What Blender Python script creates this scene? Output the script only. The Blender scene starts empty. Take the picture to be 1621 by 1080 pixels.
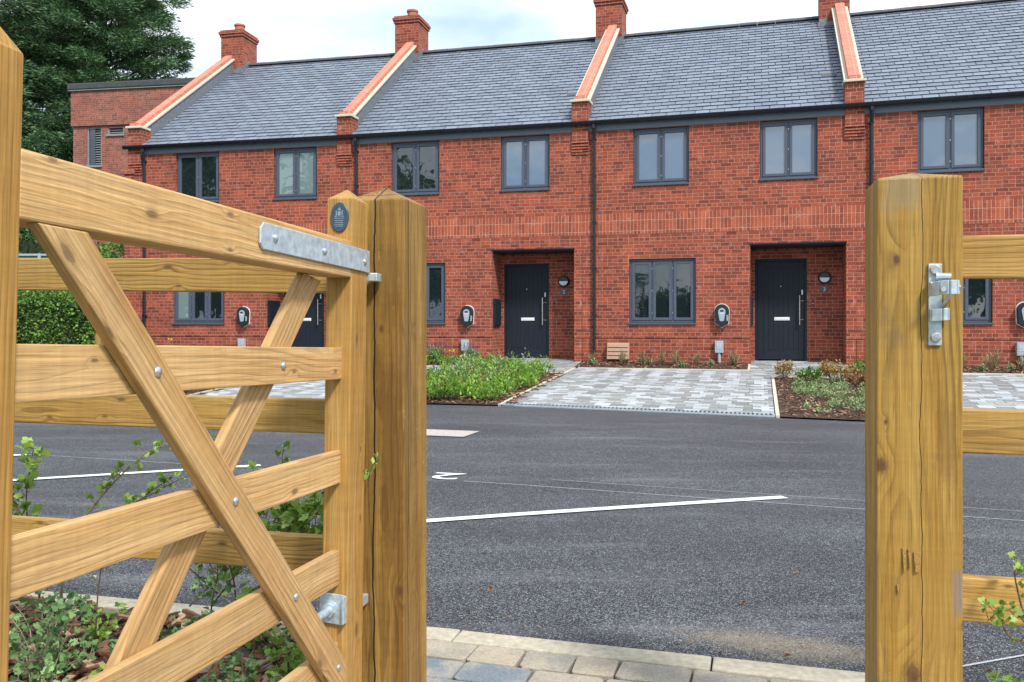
import bpy, bmesh, math, random
import numpy as np
from mathutils import Vector, Matrix
from math import radians as R, sin, cos, pi

S = bpy.context.scene
E = 1.15            # eye height above the near ground
FPX = 1355.0        # focal length in photo pixels (photo 1621 wide)
# ------------------------------------------------------------------ camera
cam = bpy.data.cameras.new('camera'); camo = bpy.data.objects.new('camera', cam)
S.collection.objects.link(camo); S.camera = camo
camo.location = (0, 0, E); camo.rotation_euler = (R(90), 0, 0)
cam.sensor_width = 36.0; cam.lens = 36.0 * FPX / 1621.0
cam.shift_y = -27.0 / 1621.0
cam.clip_start = 0.05; cam.clip_end = 3000
# ------------------------------------------------------------------ world
SUN_EL, SUN_AZ = R(48), R(150)      # azimuth clockwise from +Y: behind the camera, to the right
W = bpy.data.worlds.new('World'); S.world = W; W.use_nodes = True
nt = W.node_tree; nt.nodes.clear()
def wn(t): return nt.nodes.new(t)
out = wn('ShaderNodeOutputWorld'); mixs = wn('ShaderNodeMixShader')
sky = wn('ShaderNodeTexSky'); sky.sky_type = 'NISHITA'; sky.sun_disc = False
sky.sun_elevation = SUN_EL; sky.sun_rotation = SUN_AZ
sky.air_density = 1.0; sky.dust_density = 1.5; sky.ozone_density = 1.5
b1 = wn('ShaderNodeBackground'); b1.inputs[1].default_value = 0.15
b2 = wn('ShaderNodeBackground'); b2.inputs[1].default_value = 1.0
tc = wn('ShaderNodeTexCoord'); mp = wn('ShaderNodeMapping'); mp.inputs['Scale'].default_value = (1.6, 1.6, 4.2)
mp.inputs['Location'].default_value = (0.35, 0.1, 0.2)
no = wn('ShaderNodeTexNoise'); no.inputs['Scale'].default_value = 1.7; no.inputs['Detail'].default_value = 7; no.inputs['Roughness'].default_value = .52
cr = wn('ShaderNodeValToRGB'); cr.color_ramp.elements[0].position = .34; cr.color_ramp.elements[1].position = .56
cr.color_ramp.elements[0].color = (.75, .75, .75, 1)
no2 = wn('ShaderNodeTexNoise'); no2.inputs['Scale'].default_value = 2.6; no2.inputs['Detail'].default_value = 5
cr2 = wn('ShaderNodeValToRGB'); cr2.color_ramp.elements[0].position = .36; cr2.color_ramp.elements[1].position = .6
cr2.color_ramp.elements[0].color = (.48, .62, .80, 1); cr2.color_ramp.elements[1].color = (.93, .98, 1.0, 1)
L = nt.links.new
L(tc.outputs['Generated'], mp.inputs[0]); L(mp.outputs[0], no.inputs['Vector']); L(mp.outputs[0], no2.inputs['Vector'])
L(no.outputs[0], cr.inputs[0]); L(no2.outputs[0], cr2.inputs[0]); L(cr2.outputs[0], b2.inputs[0])
L(sky.outputs[0], b1.inputs[0]); L(cr.outputs[0], mixs.inputs[0]); L(b1.outputs[0], mixs.inputs[1]); L(b2.outputs[0], mixs.inputs[2])
L(mixs.outputs[0], out.inputs[0])
sun = bpy.data.lights.new('sun', 'SUN'); suno = bpy.data.objects.new('sun', sun); S.collection.objects.link(suno)
sun.energy = 3.0; sun.angle = R(8); sun.color = (1.0, .96, .9)
sd = Vector((sin(SUN_AZ) * cos(SUN_EL), cos(SUN_AZ) * cos(SUN_EL), sin(SUN_EL)))
suno.rotation_euler = sd.to_track_quat('Z', 'Y').to_euler()
S.view_settings.view_transform = 'Standard'; S.view_settings.look = 'None'
S.view_settings.exposure = 0.60; S.view_settings.gamma = 1.0
S.render.engine = 'CYCLES'; S.cycles.max_bounces = 5; S.cycles.diffuse_bounces = 3; S.cycles.glossy_bounces = 3

# ------------------------------------------------------------------ helpers
class MB:
    """collects faces; build() links them as one mesh object"""
    def __init__(s): s.v = []; s.f = []; s.uv = {}
    def quad(s, *p):
        n = len(s.v); s.v += [tuple(q) for q in p]; s.f.append(tuple(range(n, n + len(p)))); return len(s.f) - 1
    def prism(s, poly, d):
        """poly: 3D points (ccw seen from the tip of -d), d: extrusion vector"""
        d = Vector(d); a = [Vector(p) for p in poly]; b = [p + d for p in a]; n = len(s.v); k = len(a)
        s.v += [tuple(p) for p in a + b]
        s.f.append(tuple(range(n, n + k))[::-1]); s.f.append(tuple(range(n + k, n + 2 * k)))
        for i in range(k):
            j = (i + 1) % k; s.f.append((n + i, n + j, n + k + j, n + k + i))
    def box(s, a, b):
        x0, y0, z0 = a; x1, y1, z1 = b
        s.prism([(x0, y0, z0), (x1, y0, z0), (x1, y1, z0), (x0, y1, z0)], (0, 0, z1 - z0))
    def obox(s, o, ax, ay, az):
        o, ax, ay, az = map(Vector, (o, ax, ay, az)); s.prism([o, o + ax, o + ax + ay, o + ay], az)
    def tube(s, pts, r, seg=8, cap=True):
        pts = [Vector(p) for p in pts]; rr = r if isinstance(r, (list, tuple)) else [r] * len(pts)
        n0 = len(s.v); prev = None
        for i, p in enumerate(pts):
            t = (pts[min(i + 1, len(pts) - 1)] - pts[max(i - 1, 0)]).normalized()
            u = t.orthogonal().normalized() if prev is None else (prev - t * prev.dot(t)).normalized()
            prev = u; w = t.cross(u)
            for k in range(seg):
                a = 2 * pi * k / seg; s.v.append(tuple(p + (u * cos(a) + w * sin(a)) * rr[i]))
        for i in range(len(pts) - 1):
            for k in range(seg):
                a = n0 + i * seg + k; b = n0 + i * seg + (k + 1) % seg
                s.f.append((a, b, b + seg, a + seg))
        if cap:
            s.f.append(tuple(n0 + k for k in range(seg))[::-1])
            s.f.append(tuple(n0 + (len(pts) - 1) * seg + k for k in range(seg)))
    def disc_stack(s, c, ax, prof, seg=16, sx=1.0, u=None):
        """lathe: prof list of (radius, height) along ax"""
        c = Vector(c); ax = Vector(ax).normalized(); u = Vector(u).normalized() if u else ax.orthogonal().normalized(); w = ax.cross(u)
        n0 = len(s.v)
        for r, h in prof:
            for k in range(seg):
                a = 2 * pi * k / seg; s.v.append(tuple(c + ax * h + (u * cos(a) * sx + w * sin(a)) * r))
        for i in range(len(prof) - 1):
            for k in range(seg):
                a = n0 + i * seg + k; b = n0 + i * seg + (k + 1) % seg; s.f.append((a, b, b + seg, a + seg))
        s.f.append(tuple(n0 + k for k in range(seg))[::-1]); s.f.append(tuple(n0 + (len(prof) - 1) * seg + k for k in range(seg)))
    def build(s, name, mat, parent=None, uv=True, smooth=False, bevel=0, mw=None):
        me = bpy.data.meshes.new(name); me.from_pydata(s.v, [], s.f); me.update()
        if uv: box_uv(me)
        if smooth: me.shade_smooth()
        me.materials.append(mat)
        o = bpy.data.objects.new(name, me); S.collection.objects.link(o)
        if mw is not None: o.matrix_world = mw
        if parent:
            o.parent = parent
        if bevel:
            m = o.modifiers.new('bevel', 'BEVEL'); m.width = bevel; m.segments = 2; m.limit_method = 'ANGLE'; m.angle_limit = R(35)
        return o
def box_uv(me):
    u = me.uv_layers.new(name='UVMap'); nl = len(me.loops)
    co = np.empty(len(me.vertices) * 3); me.vertices.foreach_get('co', co); co = co.reshape(-1, 3)
    vi = np.empty(nl, dtype=np.int64); me.loops.foreach_get('vertex_index', vi)
    npoly = len(me.polygons); nr = np.empty(npoly * 3); me.polygons.foreach_get('normal', nr); nr = np.abs(nr.reshape(-1, 3))
    tot = np.empty(npoly, dtype=np.int64); me.polygons.foreach_get('loop_total', tot)
    pi_ = np.repeat(np.arange(npoly), tot); ax = nr[pi_].argmax(1); c = co[vi]
    uvs = np.where((ax == 2)[:, None], c[:, [0, 1]], np.where((ax == 0)[:, None], c[:, [1, 2]], c[:, [0, 2]]))
    u.data.foreach_set('uv', uvs.astype(np.float32).ravel())
def tag(o, label=None, cat=None, group=None, kind=None):
    if label: o['label'] = label
    if cat: o['category'] = cat
    if group: o['group'] = group
    if kind: o['kind'] = kind
    return o
def empty(name, loc=(0, 0, 0), rz=0):
    o = bpy.data.objects.new(name, None); S.collection.objects.link(o); o.location = loc; o.rotation_euler = (0, 0, rz); o.empty_display_size = .2
    return o
def copy_tree(o, parent=None):
    c = o.copy(); S.collection.objects.link(c); c.parent = parent
    for ch in list(o.children): copy_tree(ch, c)
    return c
def fast_mesh(name, verts, faces_n, mat, parent=None):
    """verts (N*k,3) array, each k consecutive verts one polygon"""
    me = bpy.data.meshes.new(name); n = len(verts); k = faces_n
    me.vertices.add(n); me.vertices.foreach_set('co', np.asarray(verts, dtype=np.float32).ravel())
    me.loops.add(n); me.loops.foreach_set('vertex_index', np.arange(n, dtype=np.int32))
    me.polygons.add(n // k); me.polygons.foreach_set('loop_start', np.arange(0, n, k, dtype=np.int32))
    me.update(calc_edges=True); me.validate(); me.materials.append(mat)
    o = bpy.data.objects.new(name, me); S.collection.objects.link(o)
    if parent: o.parent = parent
    return o

# ------------------------------------------------------------------ materials
def newmat(name, rough=.6, col=(.5, .5, .5), metal=0, ior=1.45):
    m = bpy.data.materials.new(name); m.use_nodes = True; t = m.node_tree; p = t.nodes['Principled BSDF']
    p.inputs['Base Color'].default_value = (*col, 1); p.inputs['Roughness'].default_value = rough
    p.inputs['Metallic'].default_value = metal; p.inputs['IOR'].default_value = ior
    return m, t, p
class G:
    """tiny node-graph helper"""
    def __init__(s, t): s.t = t
    def n(s, ty, **k):
        x = s.t.nodes.new(ty)
        for a, b in k.items():
            if a.startswith('i_'): x.inputs[a[2:].replace('_', ' ')].default_value = b
            else: setattr(x, a, b)
        return x
    def l(s, a, b): s.t.links.new(a, b)
    def math(s, op, a, b=0.0, c=0.0):
        x = s.t.nodes.new('ShaderNodeMath'); x.operation = op
        for i, q in enumerate((a, b, c)):
            if isinstance(q, (int, float)): x.inputs[i].default_value = q
            else: s.l(q, x.inputs[i])
        return x.outputs[0]
    def mix(s, fac, a, b, mode='MIX'):
        x = s.t.nodes.new('ShaderNodeMix'); x.data_type = 'RGBA'; x.blend_type = mode
        for i, q in ((0, fac), (6, a), (7, b)):
            if isinstance(q, (int, float)): x.inputs[i].default_value = q
            elif isinstance(q, tuple): x.inputs[i].default_value = (*q, 1)
            else: s.l(q, x.inputs[i])
        return x.outputs[2]
    def ramp(s, f, st):
        x = s.t.nodes.new('ShaderNodeValToRGB'); e = x.color_ramp.elements
        while len(e) < len(st): e.new(.5)
        for q, (p, c) in zip(e, st): q.position = p; q.color = (*(c if isinstance(c, tuple) else (c, c, c)), 1)
        s.l(f, x.inputs[0]); return x.outputs[0]
    def noise(s, vec, scale, detail=3, rough=.5, dist=0):
        x = s.n('ShaderNodeTexNoise'); x.inputs['Scale'].default_value = scale; x.inputs['Detail'].default_value = detail
        x.inputs['Roughness'].default_value = rough; x.inputs['Distortion'].default_value = dist
        if vec is not None: s.l(vec, x.inputs['Vector'])
        return x.outputs[0]
    def scale(s, vec, sc, loc=None):
        x = s.n('ShaderNodeMapping'); x.inputs['Scale'].default_value = sc; s.l(vec, x.inputs[0])
        if loc is not None: s.l(loc, x.inputs['Location'])
        return x.outputs[0]
    def bump(s, h, p, strength=.3, dist=.01):
        x = s.n('ShaderNodeBump'); x.inputs['Strength'].default_value = strength; x.inputs['Distance'].default_value = dist
        s.l(h, x.inputs['Height']); s.l(x.outputs[0], p.inputs['Normal'])

def brick_mat(name, c1, c2, cm, off=.5, bw=.225, rh=.075, mortar=.010, swap=False):
    m, t, p = newmat(name, .85); g = G(t)
    uv = g.n('ShaderNodeUVMap').outputs[0]
    if swap:
        sp = g.n('ShaderNodeSeparateXYZ'); g.l(uv, sp.inputs[0]); cb = g.n('ShaderNodeCombineXYZ'); g.l(sp.outputs[1], cb.inputs[0]); g.l(sp.outputs[0], cb.inputs[1]); vec = cb.outputs[0]
    else: vec = uv
    wob = g.n('ShaderNodeTexNoise'); wob.inputs['Scale'].default_value = 9; wob.inputs['Detail'].default_value = 3; g.l(uv, wob.inputs['Vector'])
    add = g.n('ShaderNodeVectorMath', operation='MULTIPLY_ADD'); g.l(wob.outputs[1], add.inputs[0]); add.inputs[1].default_value = (.012, .008, 0); g.l(vec, add.inputs[2])
    br = g.n('ShaderNodeTexBrick'); g.l(add.outputs[0], br.inputs['Vector']); br.offset = off; br.squash = .5 if off else 1; br.squash_frequency = 3
    for k, v in (('Scale', 1), ('Brick Width', bw), ('Row Height', rh), ('Mortar Size', mortar * .5), ('Mortar Smooth', .25), ('Bias', -.15)): br.inputs[k].default_value = v
    br.inputs['Color1'].default_value = (*c1, 1); br.inputs['Color2'].default_value = (*c2, 1); br.inputs['Mortar'].default_value = (*cm, 1)
    n1 = g.noise(uv, 38, 5, .65); n2 = g.noise(uv, 1.3, 3, .6); n3 = g.noise(g.scale(uv, (3, 9, 1)), 1.0, 2)
    c = g.mix(.85, br.outputs[0], g.ramp(n1, [(.3, .6), (.7, 1.4)]), 'MULTIPLY')
    c = g.mix(.8, c, g.ramp(n2, [(.3, (.78, .76, .78)), (.72, (1.18, 1.14, 1.08))]), 'MULTIPLY')
    lime = g.ramp(g.noise(uv, 5.5, 6, .7), [(.56, 0.0), (.76, .34)])
    c = g.mix(lime, c, (.62, .42, .36))
    g.l(c, p.inputs['Base Color'])
    hh = g.math('ADD', g.math('MULTIPLY', br.outputs[1], -1.0), g.math('MULTIPLY', n1, .5))
    g.bump(hh, p, .55, .012)
    return m
M = {}
M['brick'] = brick_mat('red_brick', (.325, .070, .036), (.125, .028, .020), (.42, .225, .16), mortar=.0105)
M['soldier'] = brick_mat('soldier_brick', (.38, .09, .045), (.20, .042, .026), (.52, .30, .22), off=0.0, swap=True)
M['oldbrick'] = brick_mat('weathered_brick', (.33, .10, .065), (.15, .055, .045), (.34, .28, .24))
M['copingbrick'] = brick_mat('coping_brick', (.56, .20, .13), (.46, .15, .10), (.62, .42, .34), off=0.0, bw=.30)

def island_mat(name, cols, rough=.7, nscale=30, namt=.35, bump=.2, bdist=.004, ior=1.45, coord='Object'):
    m, t, p = newmat(name, rough, ior=ior); g = G(t)
    ge = g.n('ShaderNodeNewGeometry'); tcx = g.n('ShaderNodeTexCoord')
    c = g.ramp(ge.outputs['Random Per Island'], cols)
    n1 = g.noise(tcx.outputs[coord], nscale, 5, .6)
    c = g.mix(1.0, c, g.ramp(n1, [(.3, 1 - namt), (.7, 1 + namt)]), 'MULTIPLY')
    g.l(c, p.inputs['Base Color']); g.bump(n1, p, bump, bdist)
    return m
M['slate'] = island_mat('roof_slate', [(0, (.145, .172, .22)), (.5, (.17, .20, .255)), (1, (.20, .233, .293))], .45, 14, .12, .35, .006)
M['block'] = island_mat('driveway_block_light', [(0, (.30, .33, .35)), (.5, (.37, .40, .42)), (1, (.48, .50, .52))], .8, 25, .15)
M['blockgrey'] = island_mat('driveway_block_grey', [(0, (.19, .20, .205)), (.5, (.235, .24, .235)), (1, (.30, .31, .31))], .8, 25, .18)
M['chips'] = island_mat('bark_chip', [(0, (.03, .014, .009)), (.4, (.10, .045, .026)), (.75, (.25, .125, .07)), (1, (.50, .33, .21))], .85, 60, .3)
M['slab_edge'] = island_mat('edging_stone', [(0, (.50, .47, .38)), (1, (.60, .56, .46))], .85, 40, .15)
def tegula():
    m, t, p = newmat('tumbled_paver', .85); g = G(t)
    ge = g.n('ShaderNodeNewGeometry'); tcx = g.n('ShaderNodeTexCoord'); o = tcx.outputs['Object']
    c = g.ramp(ge.outputs['Random Per Island'], [(0, (.14, .17, .205)), (.3, (.20, .225, .25)), (.5, (.30, .27, .225)), (.75, (.36, .30, .225)), (1, (.21, .205, .19))])
    n0 = g.noise(o, 7, 4, .6); c = g.mix(g.ramp(n0, [(.42, 0), (.62, .55)]), c, (.45, .38, .28))
    n1 = g.noise(o, 120, 5, .7); c = g.mix(1, c, g.ramp(n1, [(.3, .72), (.7, 1.25)]), 'MULTIPLY')
    n2 = g.noise(o, 35, 6, .7); c = g.mix(g.ramp(n2, [(.62, 0), (.72, .4)]), c, (.13, .10, .075))
    g.l(c, p.inputs['Base Color']); g.bump(g.math('ADD', n1, n2), p, .4, .006); return m
M['tegula'] = tegula()
def tarmac():
    m, t, p = newmat('tarmac', .72); g = G(t); o = g.n('ShaderNodeTexCoord').outputs['Object']
    v = g.n('ShaderNodeTexVoronoi'); v.inputs['Scale'].default_value = 215; g.l(o, v.inputs['Vector'])
    sp = g.n('ShaderNodeSeparateColor'); g.l(v.outputs['Color'], sp.inputs[0])
    c = g.ramp(sp.outputs[0], [(0, (.010, .0105, .012)), (.35, (.034, .036, .042)), (.65, (.095, .10, .112)), (.88, (.20, .21, .23)), (1, (.36, .37, .40))])
    edge = g.ramp(v.outputs['Distance'], [(.3, 1), (.62, .35)]); c = g.mix(1, c, edge, 'MULTIPLY')
    n = g.noise(g.scale(o, (1, 1.6, 1)), .55, 5, .6); c = g.mix(1, c, g.ramp(n, [(.3, .82), (.7, 1.4)]), 'MULTIPLY')
    n3 = g.noise(g.scale(o, (.5, 3, 1)), .8, 6, .65); c = g.mix(g.ramp(n3, [(.53, 0), (.75, .34)]), c, (.24, .24, .245))
    spx = g.n('ShaderNodeSeparateXYZ'); g.l(o, spx.inputs[0]); ex = g.math('DIVIDE', g.math('SUBTRACT', spx.outputs[0], .98), .36); ey = g.math('DIVIDE', g.math('SUBTRACT', g.math('MULTIPLY_ADD', spx.outputs[0], .29, spx.outputs[1]), 3.36), .14)
    dd = g.math('ADD', g.math('SQRT', g.math('ADD', g.math('MULTIPLY', ex, ex), g.math('MULTIPLY', ey, ey))), g.math('MULTIPLY_ADD', g.noise(o, 14, 5, .7), 1.4, -.7))
    c = g.mix(g.math('MULTIPLY', g.ramp(g.math('MULTIPLY', dd, .5), [(.2, .75), (.6, 0)]), g.ramp(g.noise(o, 170, 2, .5), [(.35, .2), (.6, 1)])), c, (.26, .21, .15))
    n4 = g.noise(o, 28, 3, .6); c = g.mix(1, c, g.ramp(n4, [(.3, .8), (.7, 1.2)]), 'MULTIPLY')
    g.l(c, p.inputs['Base Color']); g.bump(g.math('SUBTRACT', sp.outputs[1], v.outputs['Distance']), p, .3, .004); return m
M['tarmac'] = tarmac()
def wood(name, base, dark, light, knot=(.10, .045, .02), streak=0.35, crack=False, sat=1.0, knots=True, kpos=(), stains=()):
    """timber grain along the object's local X"""
    m, t, p = newmat(name, .62, ior=1.4); g = G(t); o = g.n('ShaderNodeTexCoord').outputs['Object']
    oi = g.n('ShaderNodeObjectInfo'); rnd = oi.outputs['Random']
    off = g.n('ShaderNodeCombineXYZ'); g.l(g.math('MULTIPLY', rnd, 17.3), off.inputs[0]); g.l(g.math('MULTIPLY', rnd, 7.1), off.inputs[1]); g.l(g.math('MULTIPLY', rnd, 5.7), off.inputs[2])
    q = g.n('ShaderNodeVectorMath', operation='ADD'); g.l(o, q.inputs[0]); g.l(off.outputs[0], q.inputs[1]); q = q.outputs[0]
    # knots
    v = g.n('ShaderNodeTexVoronoi'); v.voronoi_dimensions = '2D'; v.inputs['Scale'].default_value = 1.0; g.l(g.scale(q, (4.6, 11, 0.0)), v.inputs['Vector'])
    nm = g.n('ShaderNodeSeparateXYZ'); g.l(g.n('ShaderNodeTexCoord').outputs['Normal'], nm.inputs[0]); face = g.math('GREATER_THAN', g.math('ABSOLUTE', nm.outputs[2]), .7)
    kd = v.outputs['Distance']
    sel = g.n('ShaderNodeSeparateColor'); g.l(v.outputs['Color'], sel.inputs[0]); on = g.math('MULTIPLY', face, g.math('GREATER_THAN', sel.outputs[0], .46 if knots else 2.0))
    kd = g.math('MULTIPLY', kd, g.math('MULTIPLY_ADD', sel.outputs[1], 1.6, .9)); kd = g.math('ADD', kd, g.math('MULTIPLY_ADD', g.noise(o, 110, 3, .6), .05, -.025))
    kbend = g.math('MULTIPLY', g.ramp(kd, [(0.0, 1.0), (.34, 0.0)]), on)
    # rings: distance from an axis lying outside the board, wandering along x
    wan = g.noise(g.scale(q, (1.4, 5, 5)), 1.0, 3, .5)
    sp = g.n('ShaderNodeSeparateXYZ'); g.l(o, sp.inputs[0])
    yy = g.math('ADD', sp.outputs[1], g.math('MULTIPLY_ADD', rnd, .12, -.06)); zz = g.math('ADD', sp.outputs[2], .03)
    rad = g.math('SQRT', g.math('ADD', g.math('MULTIPLY', yy, yy), g.math('MULTIPLY', zz, zz)))
    rad = g.math('ADD', rad, g.math('MULTIPLY', wan, .075)); rad = g.math('ADD', rad, g.math('MULTIPLY', kbend, .011))
    kms = []
    for kx, ky, kr in kpos:
        dx = g.math('MULTIPLY', g.math('SUBTRACT', sp.outputs[0], kx), .62); dy = g.math('SUBTRACT', sp.outputs[1], ky)
        dk = g.math('DIVIDE', g.math('SQRT', g.math('ADD', g.math('MULTIPLY', dx, dx), g.math('MULTIPLY', dy, dy))), kr)
        dk = g.math('ADD', dk, g.math('MULTIPLY_ADD', g.noise(o, 160, 3, .6), .7, -.35)); kms.append(dk)
        rad = g.math('ADD', rad, g.math('MULTIPLY', g.math('EXPONENT', g.math('MULTIPLY', g.math('MULTIPLY', dk, dk), -.12)), kr * 1.6))
    ph = g.math('FRACT', g.math('MULTIPLY', rad, 92.0))
    rmod = g.ramp(g.noise(g.scale(q, (1.1, 16, 16)), 1.0, 3, .55), [(.38, .12), (.66, 1.0)])
    ring = g.ramp(ph, [(0.0, 0.0), (.45, .22), (.82, 1.0), (.93, .9), (1.0, 0.0)])
    fib = g.noise(g.scale(q, (5, 260, 260)), 1.0, 4, .6)
    lng = g.noise(g.scale(q, (1.2, 22, 22)), 1.0, 4, .6)
    c = g.mix(g.ramp(lng, [(.32, 0), (.68, 1)]), base, light)
    c = g.mix(g.math('MULTIPLY', g.math('MULTIPLY', ring, streak), rmod), c, dark)
    c = g.mix(.85, c, g.ramp(fib, [(.28, .62), (.72, 1.28)]), 'MULTIPLY')
    pore = g.noise(g.scale(q, (9, 210, 210)), 1.0, 3, .6); c = g.mix(g.ramp(pore, [(.60, 0), (.72, .55)]), c, dark)
    sawn = g.noise(g.scale(q, (60, 5, 5)), 1.0, 3, .6); c = g.mix(.5, c, g.ramp(sawn, [(.3, .86), (.7, 1.1)]), 'MULTIPLY')
    if knots:
        kn = g.ramp(kd, [(.0, 1.0), (.07, .85), (.10, .3), (.17, 0)])
        kn = g.math('MULTIPLY', kn, on)
        c = g.mix(g.math('MULTIPLY', kn, .75), c, knot)
    for dk in kms:
        c = g.mix(g.math('MULTIPLY', face, g.ramp(g.math('MULTIPLY', dk, .2), [(0, .95), (.13, .85), (.2, .35), (.3, 0)])), c, knot)
    for sx, sy, hx, hy, col, am in stains:
        e1 = g.math('DIVIDE', g.math('ABSOLUTE', g.math('SUBTRACT', sp.outputs[0], sx)), hx); e2 = g.math('DIVIDE', g.math('ABSOLUTE', g.math('SUBTRACT', sp.outputs[1], sy)), hy)
        e = g.math('ADD', g.math('MAXIMUM', e1, e2), g.math('MULTIPLY_ADD', g.noise(g.scale(o, (1, 2.5, 1)), 34, 5, .7), 1.5, -.75))
        c = g.mix(g.ramp(g.math('MULTIPLY', e, .5), [(.28, am), (.55, 0)]), c, col)
    blot = g.noise(q, 3.3, 5, .65)
    c = g.mix(g.ramp(blot, [(.55, 0), (.8, .2)]), c, dark)
    tone = g.math('MULTIPLY_ADD', g.math('FRACT', g.math('MULTIPLY', rnd, 7.77)), .26, .86)
    c = g.mix(1, c, tone, 'MULTIPLY')
    grey = g.noise(g.scale(q, (2.2, 7, 7)), 1.0, 6, .7); c = g.mix(g.ramp(grey, [(.56, 0), (.74, .3)]), c, (.22, .15, .08))
    hgt = g.math('ADD', fib, g.math('MULTIPLY', ring, .6))
    if crack:
        cw = g.math('MULTIPLY_ADD', g.noise(g.scale(q, (3.0, .01, .01)), 1.0, 5, .6), .034, -.017)
        for oo in crack:
            ax = sp.outputs[1 if oo[0] == 'y' else 2]; d = g.math('ABSOLUTE', g.math('ADD', g.math('SUBTRACT', ax, oo[1]), cw))
            gate = g.ramp(g.noise(g.scale(q, (2.2, .01, .01), None), 1.0, 2, .5), [(oo[3], 0), (oo[3] + .05, 1)])
            ck = g.math('MULTIPLY', g.math('LESS_THAN', d, oo[2]), gate)
            c = g.mix(ck, c, (.018, .010, .006)); hgt = g.math('SUBTRACT', hgt, g.math('MULTIPLY', ck, 4))
        st = g.noise(g.scale(q, (3.5, 9, 9)), 1.0, 6, .7); c = g.mix(g.ramp(st, [(.60, 0), (.72, .5)]), c, (.11, .075, .05))
        wx = g.noise(g.scale(q, (14, 40, 40)), 1.0, 5, .7); c = g.mix(g.ramp(wx, [(.66, 0), (.74, .45)]), c, (.66, .55, .30))
    g.l(c, p.inputs['Base Color']); g.bump(hgt, p, .30, .003)
    return m
M['gatewood'] = wood('gate_timber', (.52, .30, .11), (.25, .10, .028), (.63, .41, .19), streak=.6)
M['stilewood'] = wood('gate_stile_timber', (.44, .23, .05), (.23, .095, .012), (.50, .29, .09), streak=.45)
M['railwood'] = wood('fence_rail_timber', (.42, .235, .055), (.16, .072, .014), (.53, .33, .10), streak=.8)
def _later():
    M['postwood'] = wood('gate_post_timber', (.20, .096, .017), (.068, .027, .006), (.37, .215, .052), streak=.7, knots=False, crack=[('y', .002, .0024, .30), ('z', -.06, .0018, .30)],
        kpos=[(*_lk(x, y, *_cL), k) for x, y, k in ((604, 521, .006), (642, 522, .006), (632, 936, .009))], stains=[(*_lk(620, 730, *_cL), .30, .035, (.13, .062, .015), .6), (*_lk(618, 450, *_cL), .12, .03, (.15, .075, .018), .5)])
_KR = [(x, y, k) for x, y, k in ((1420, 411, .007), (1396, 737, .012), (1446, 1068, .017), (1403, 668, .004))]
def _lk(x, y, cx, cy):      # photo pixel on the post's front face -> post coordinates
    ph = R(14.3); ax = Vector((cos(ph), -sin(ph))); ay = Vector((sin(ph), cos(ph))); c = Vector((cx, cy)); p0 = c - ay * .089
    r = Vector(((x - 810.5) / FPX, 1)); t = p0.dot(ay) / r.dot(ay); P = r * t; return (E + (513 - y) / FPX * t + .1, (P - c).dot(ax))
_cR = (.93615, 2.00427); _cL = (-.35343, 2.40823)
M['postwood2'] = wood('latch_post_timber', (.35, .185, .028), (.13, .055, .009), (.48, .30, .075), streak=.7, knots=False, crack=[('y', .004, .0009, .32), ('z', -.05, .001, .45)],
    kpos=[(*_lk(x, y, *_cR), k) for x, y, k in _KR], stains=[(*_lk(1517, 940, *_cR), .055, .012, (.24, .20, .19), .8), (*_lk(1500, 700, *_cR), .10, .02, (.20, .10, .02), .5), (*_lk(1430, 300, *_cR), .05, .045, (.26, .22, .15), .5), (*_lk(1480, 960, *_cR), .16, .05, (.33, .16, .03), .45)])
_later()
M['oldwood'] = wood('small_post_timber', (.35, .22, .08), (.20, .11, .03), (.42, .27, .10), streak=.3)
def simple(name, col, rough, metal=0, nscale=40, namt=.12, ior=1.45, bump=0):
    m, t, p = newmat(name, rough, col, metal, ior); g = G(t); o = g.n('ShaderNodeTexCoord').outputs['Object']
    n = g.noise(o, nscale, 5, .6); c = g.mix(1, col, g.ramp(n, [(.3, 1 - namt), (.7, 1 + namt)]), 'MULTIPLY'); g.l(c, p.inputs['Base Color'])
    g.l(g.ramp(n, [(.3, max(0, rough - .08)), (.7, min(1, rough + .08))]), p.inputs['Roughness'])
    if bump: g.bump(n, p, bump, .004)
    return m
M['galv'] = simple('galvanised_steel', (.52, .60, .66), .42, .55, 55, .22, bump=.15)
M['bolt'] = simple('bolt_steel', (.55, .57, .60), .32, .8, 90, .25)
M['rust'] = simple('rusty_steel', (.16, .055, .02), .85, .2, 60, .4)
M['frame'] = simple('window_frame_paint', (.068, .085, .120), .45, 0, 12, .06)
M['fascia'] = simple('fascia_paint', (.12, .145, .19), .5, 0, 8, .08)
M['gutter'] = simple('black_gutter', (.012, .014, .022), .28, 0, 8, .1)
M['door'] = simple('door_paint', (.014, .019, .029), .5, 0, 10, .08, ior=1.3)
M['doorframe'] = simple('door_frame_paint', (.014, .018, .026), .5, 0, 10, .08, ior=1.3)
M['lead'] = simple('lead_flashing', (.17, .185, .21), .5, .2, 14, .25, bump=.2)
M['cream'] = simple('cream_stone', (.60, .53, .42), .85, 0, 30, .15, bump=.15)
M['slateedgeshadow'] = simple('slate_edge_shadow', (.035, .042, .055), .8, 0, 20, .2)  # shadow under each slate row, painted dark onto the butt edges
M['fasciadark'] = M['fascia']
M['ridge'] = simple('ridge_tile', (.085, .088, .10), .7, 0, 20, .2)
M['terracotta'] = simple('chimney_pot', (.40, .15, .10), .8, 0, 20, .15)
M['kerb'] = simple('kerb_concrete', (.42, .375, .285), .9, 0, 34, .22, bump=.3)
M['paint'] = simple('road_paint', (.74, .76, .78), .7, 0, 120, .10)
M['chalk'] = simple('faint_line_paint', (.40, .41, .43), .85, 0, 160, .35)
M['plank'] = simple('pale_concrete', (.43, .385, .36), .85, 0, 25, .18, bump=.2)
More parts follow.
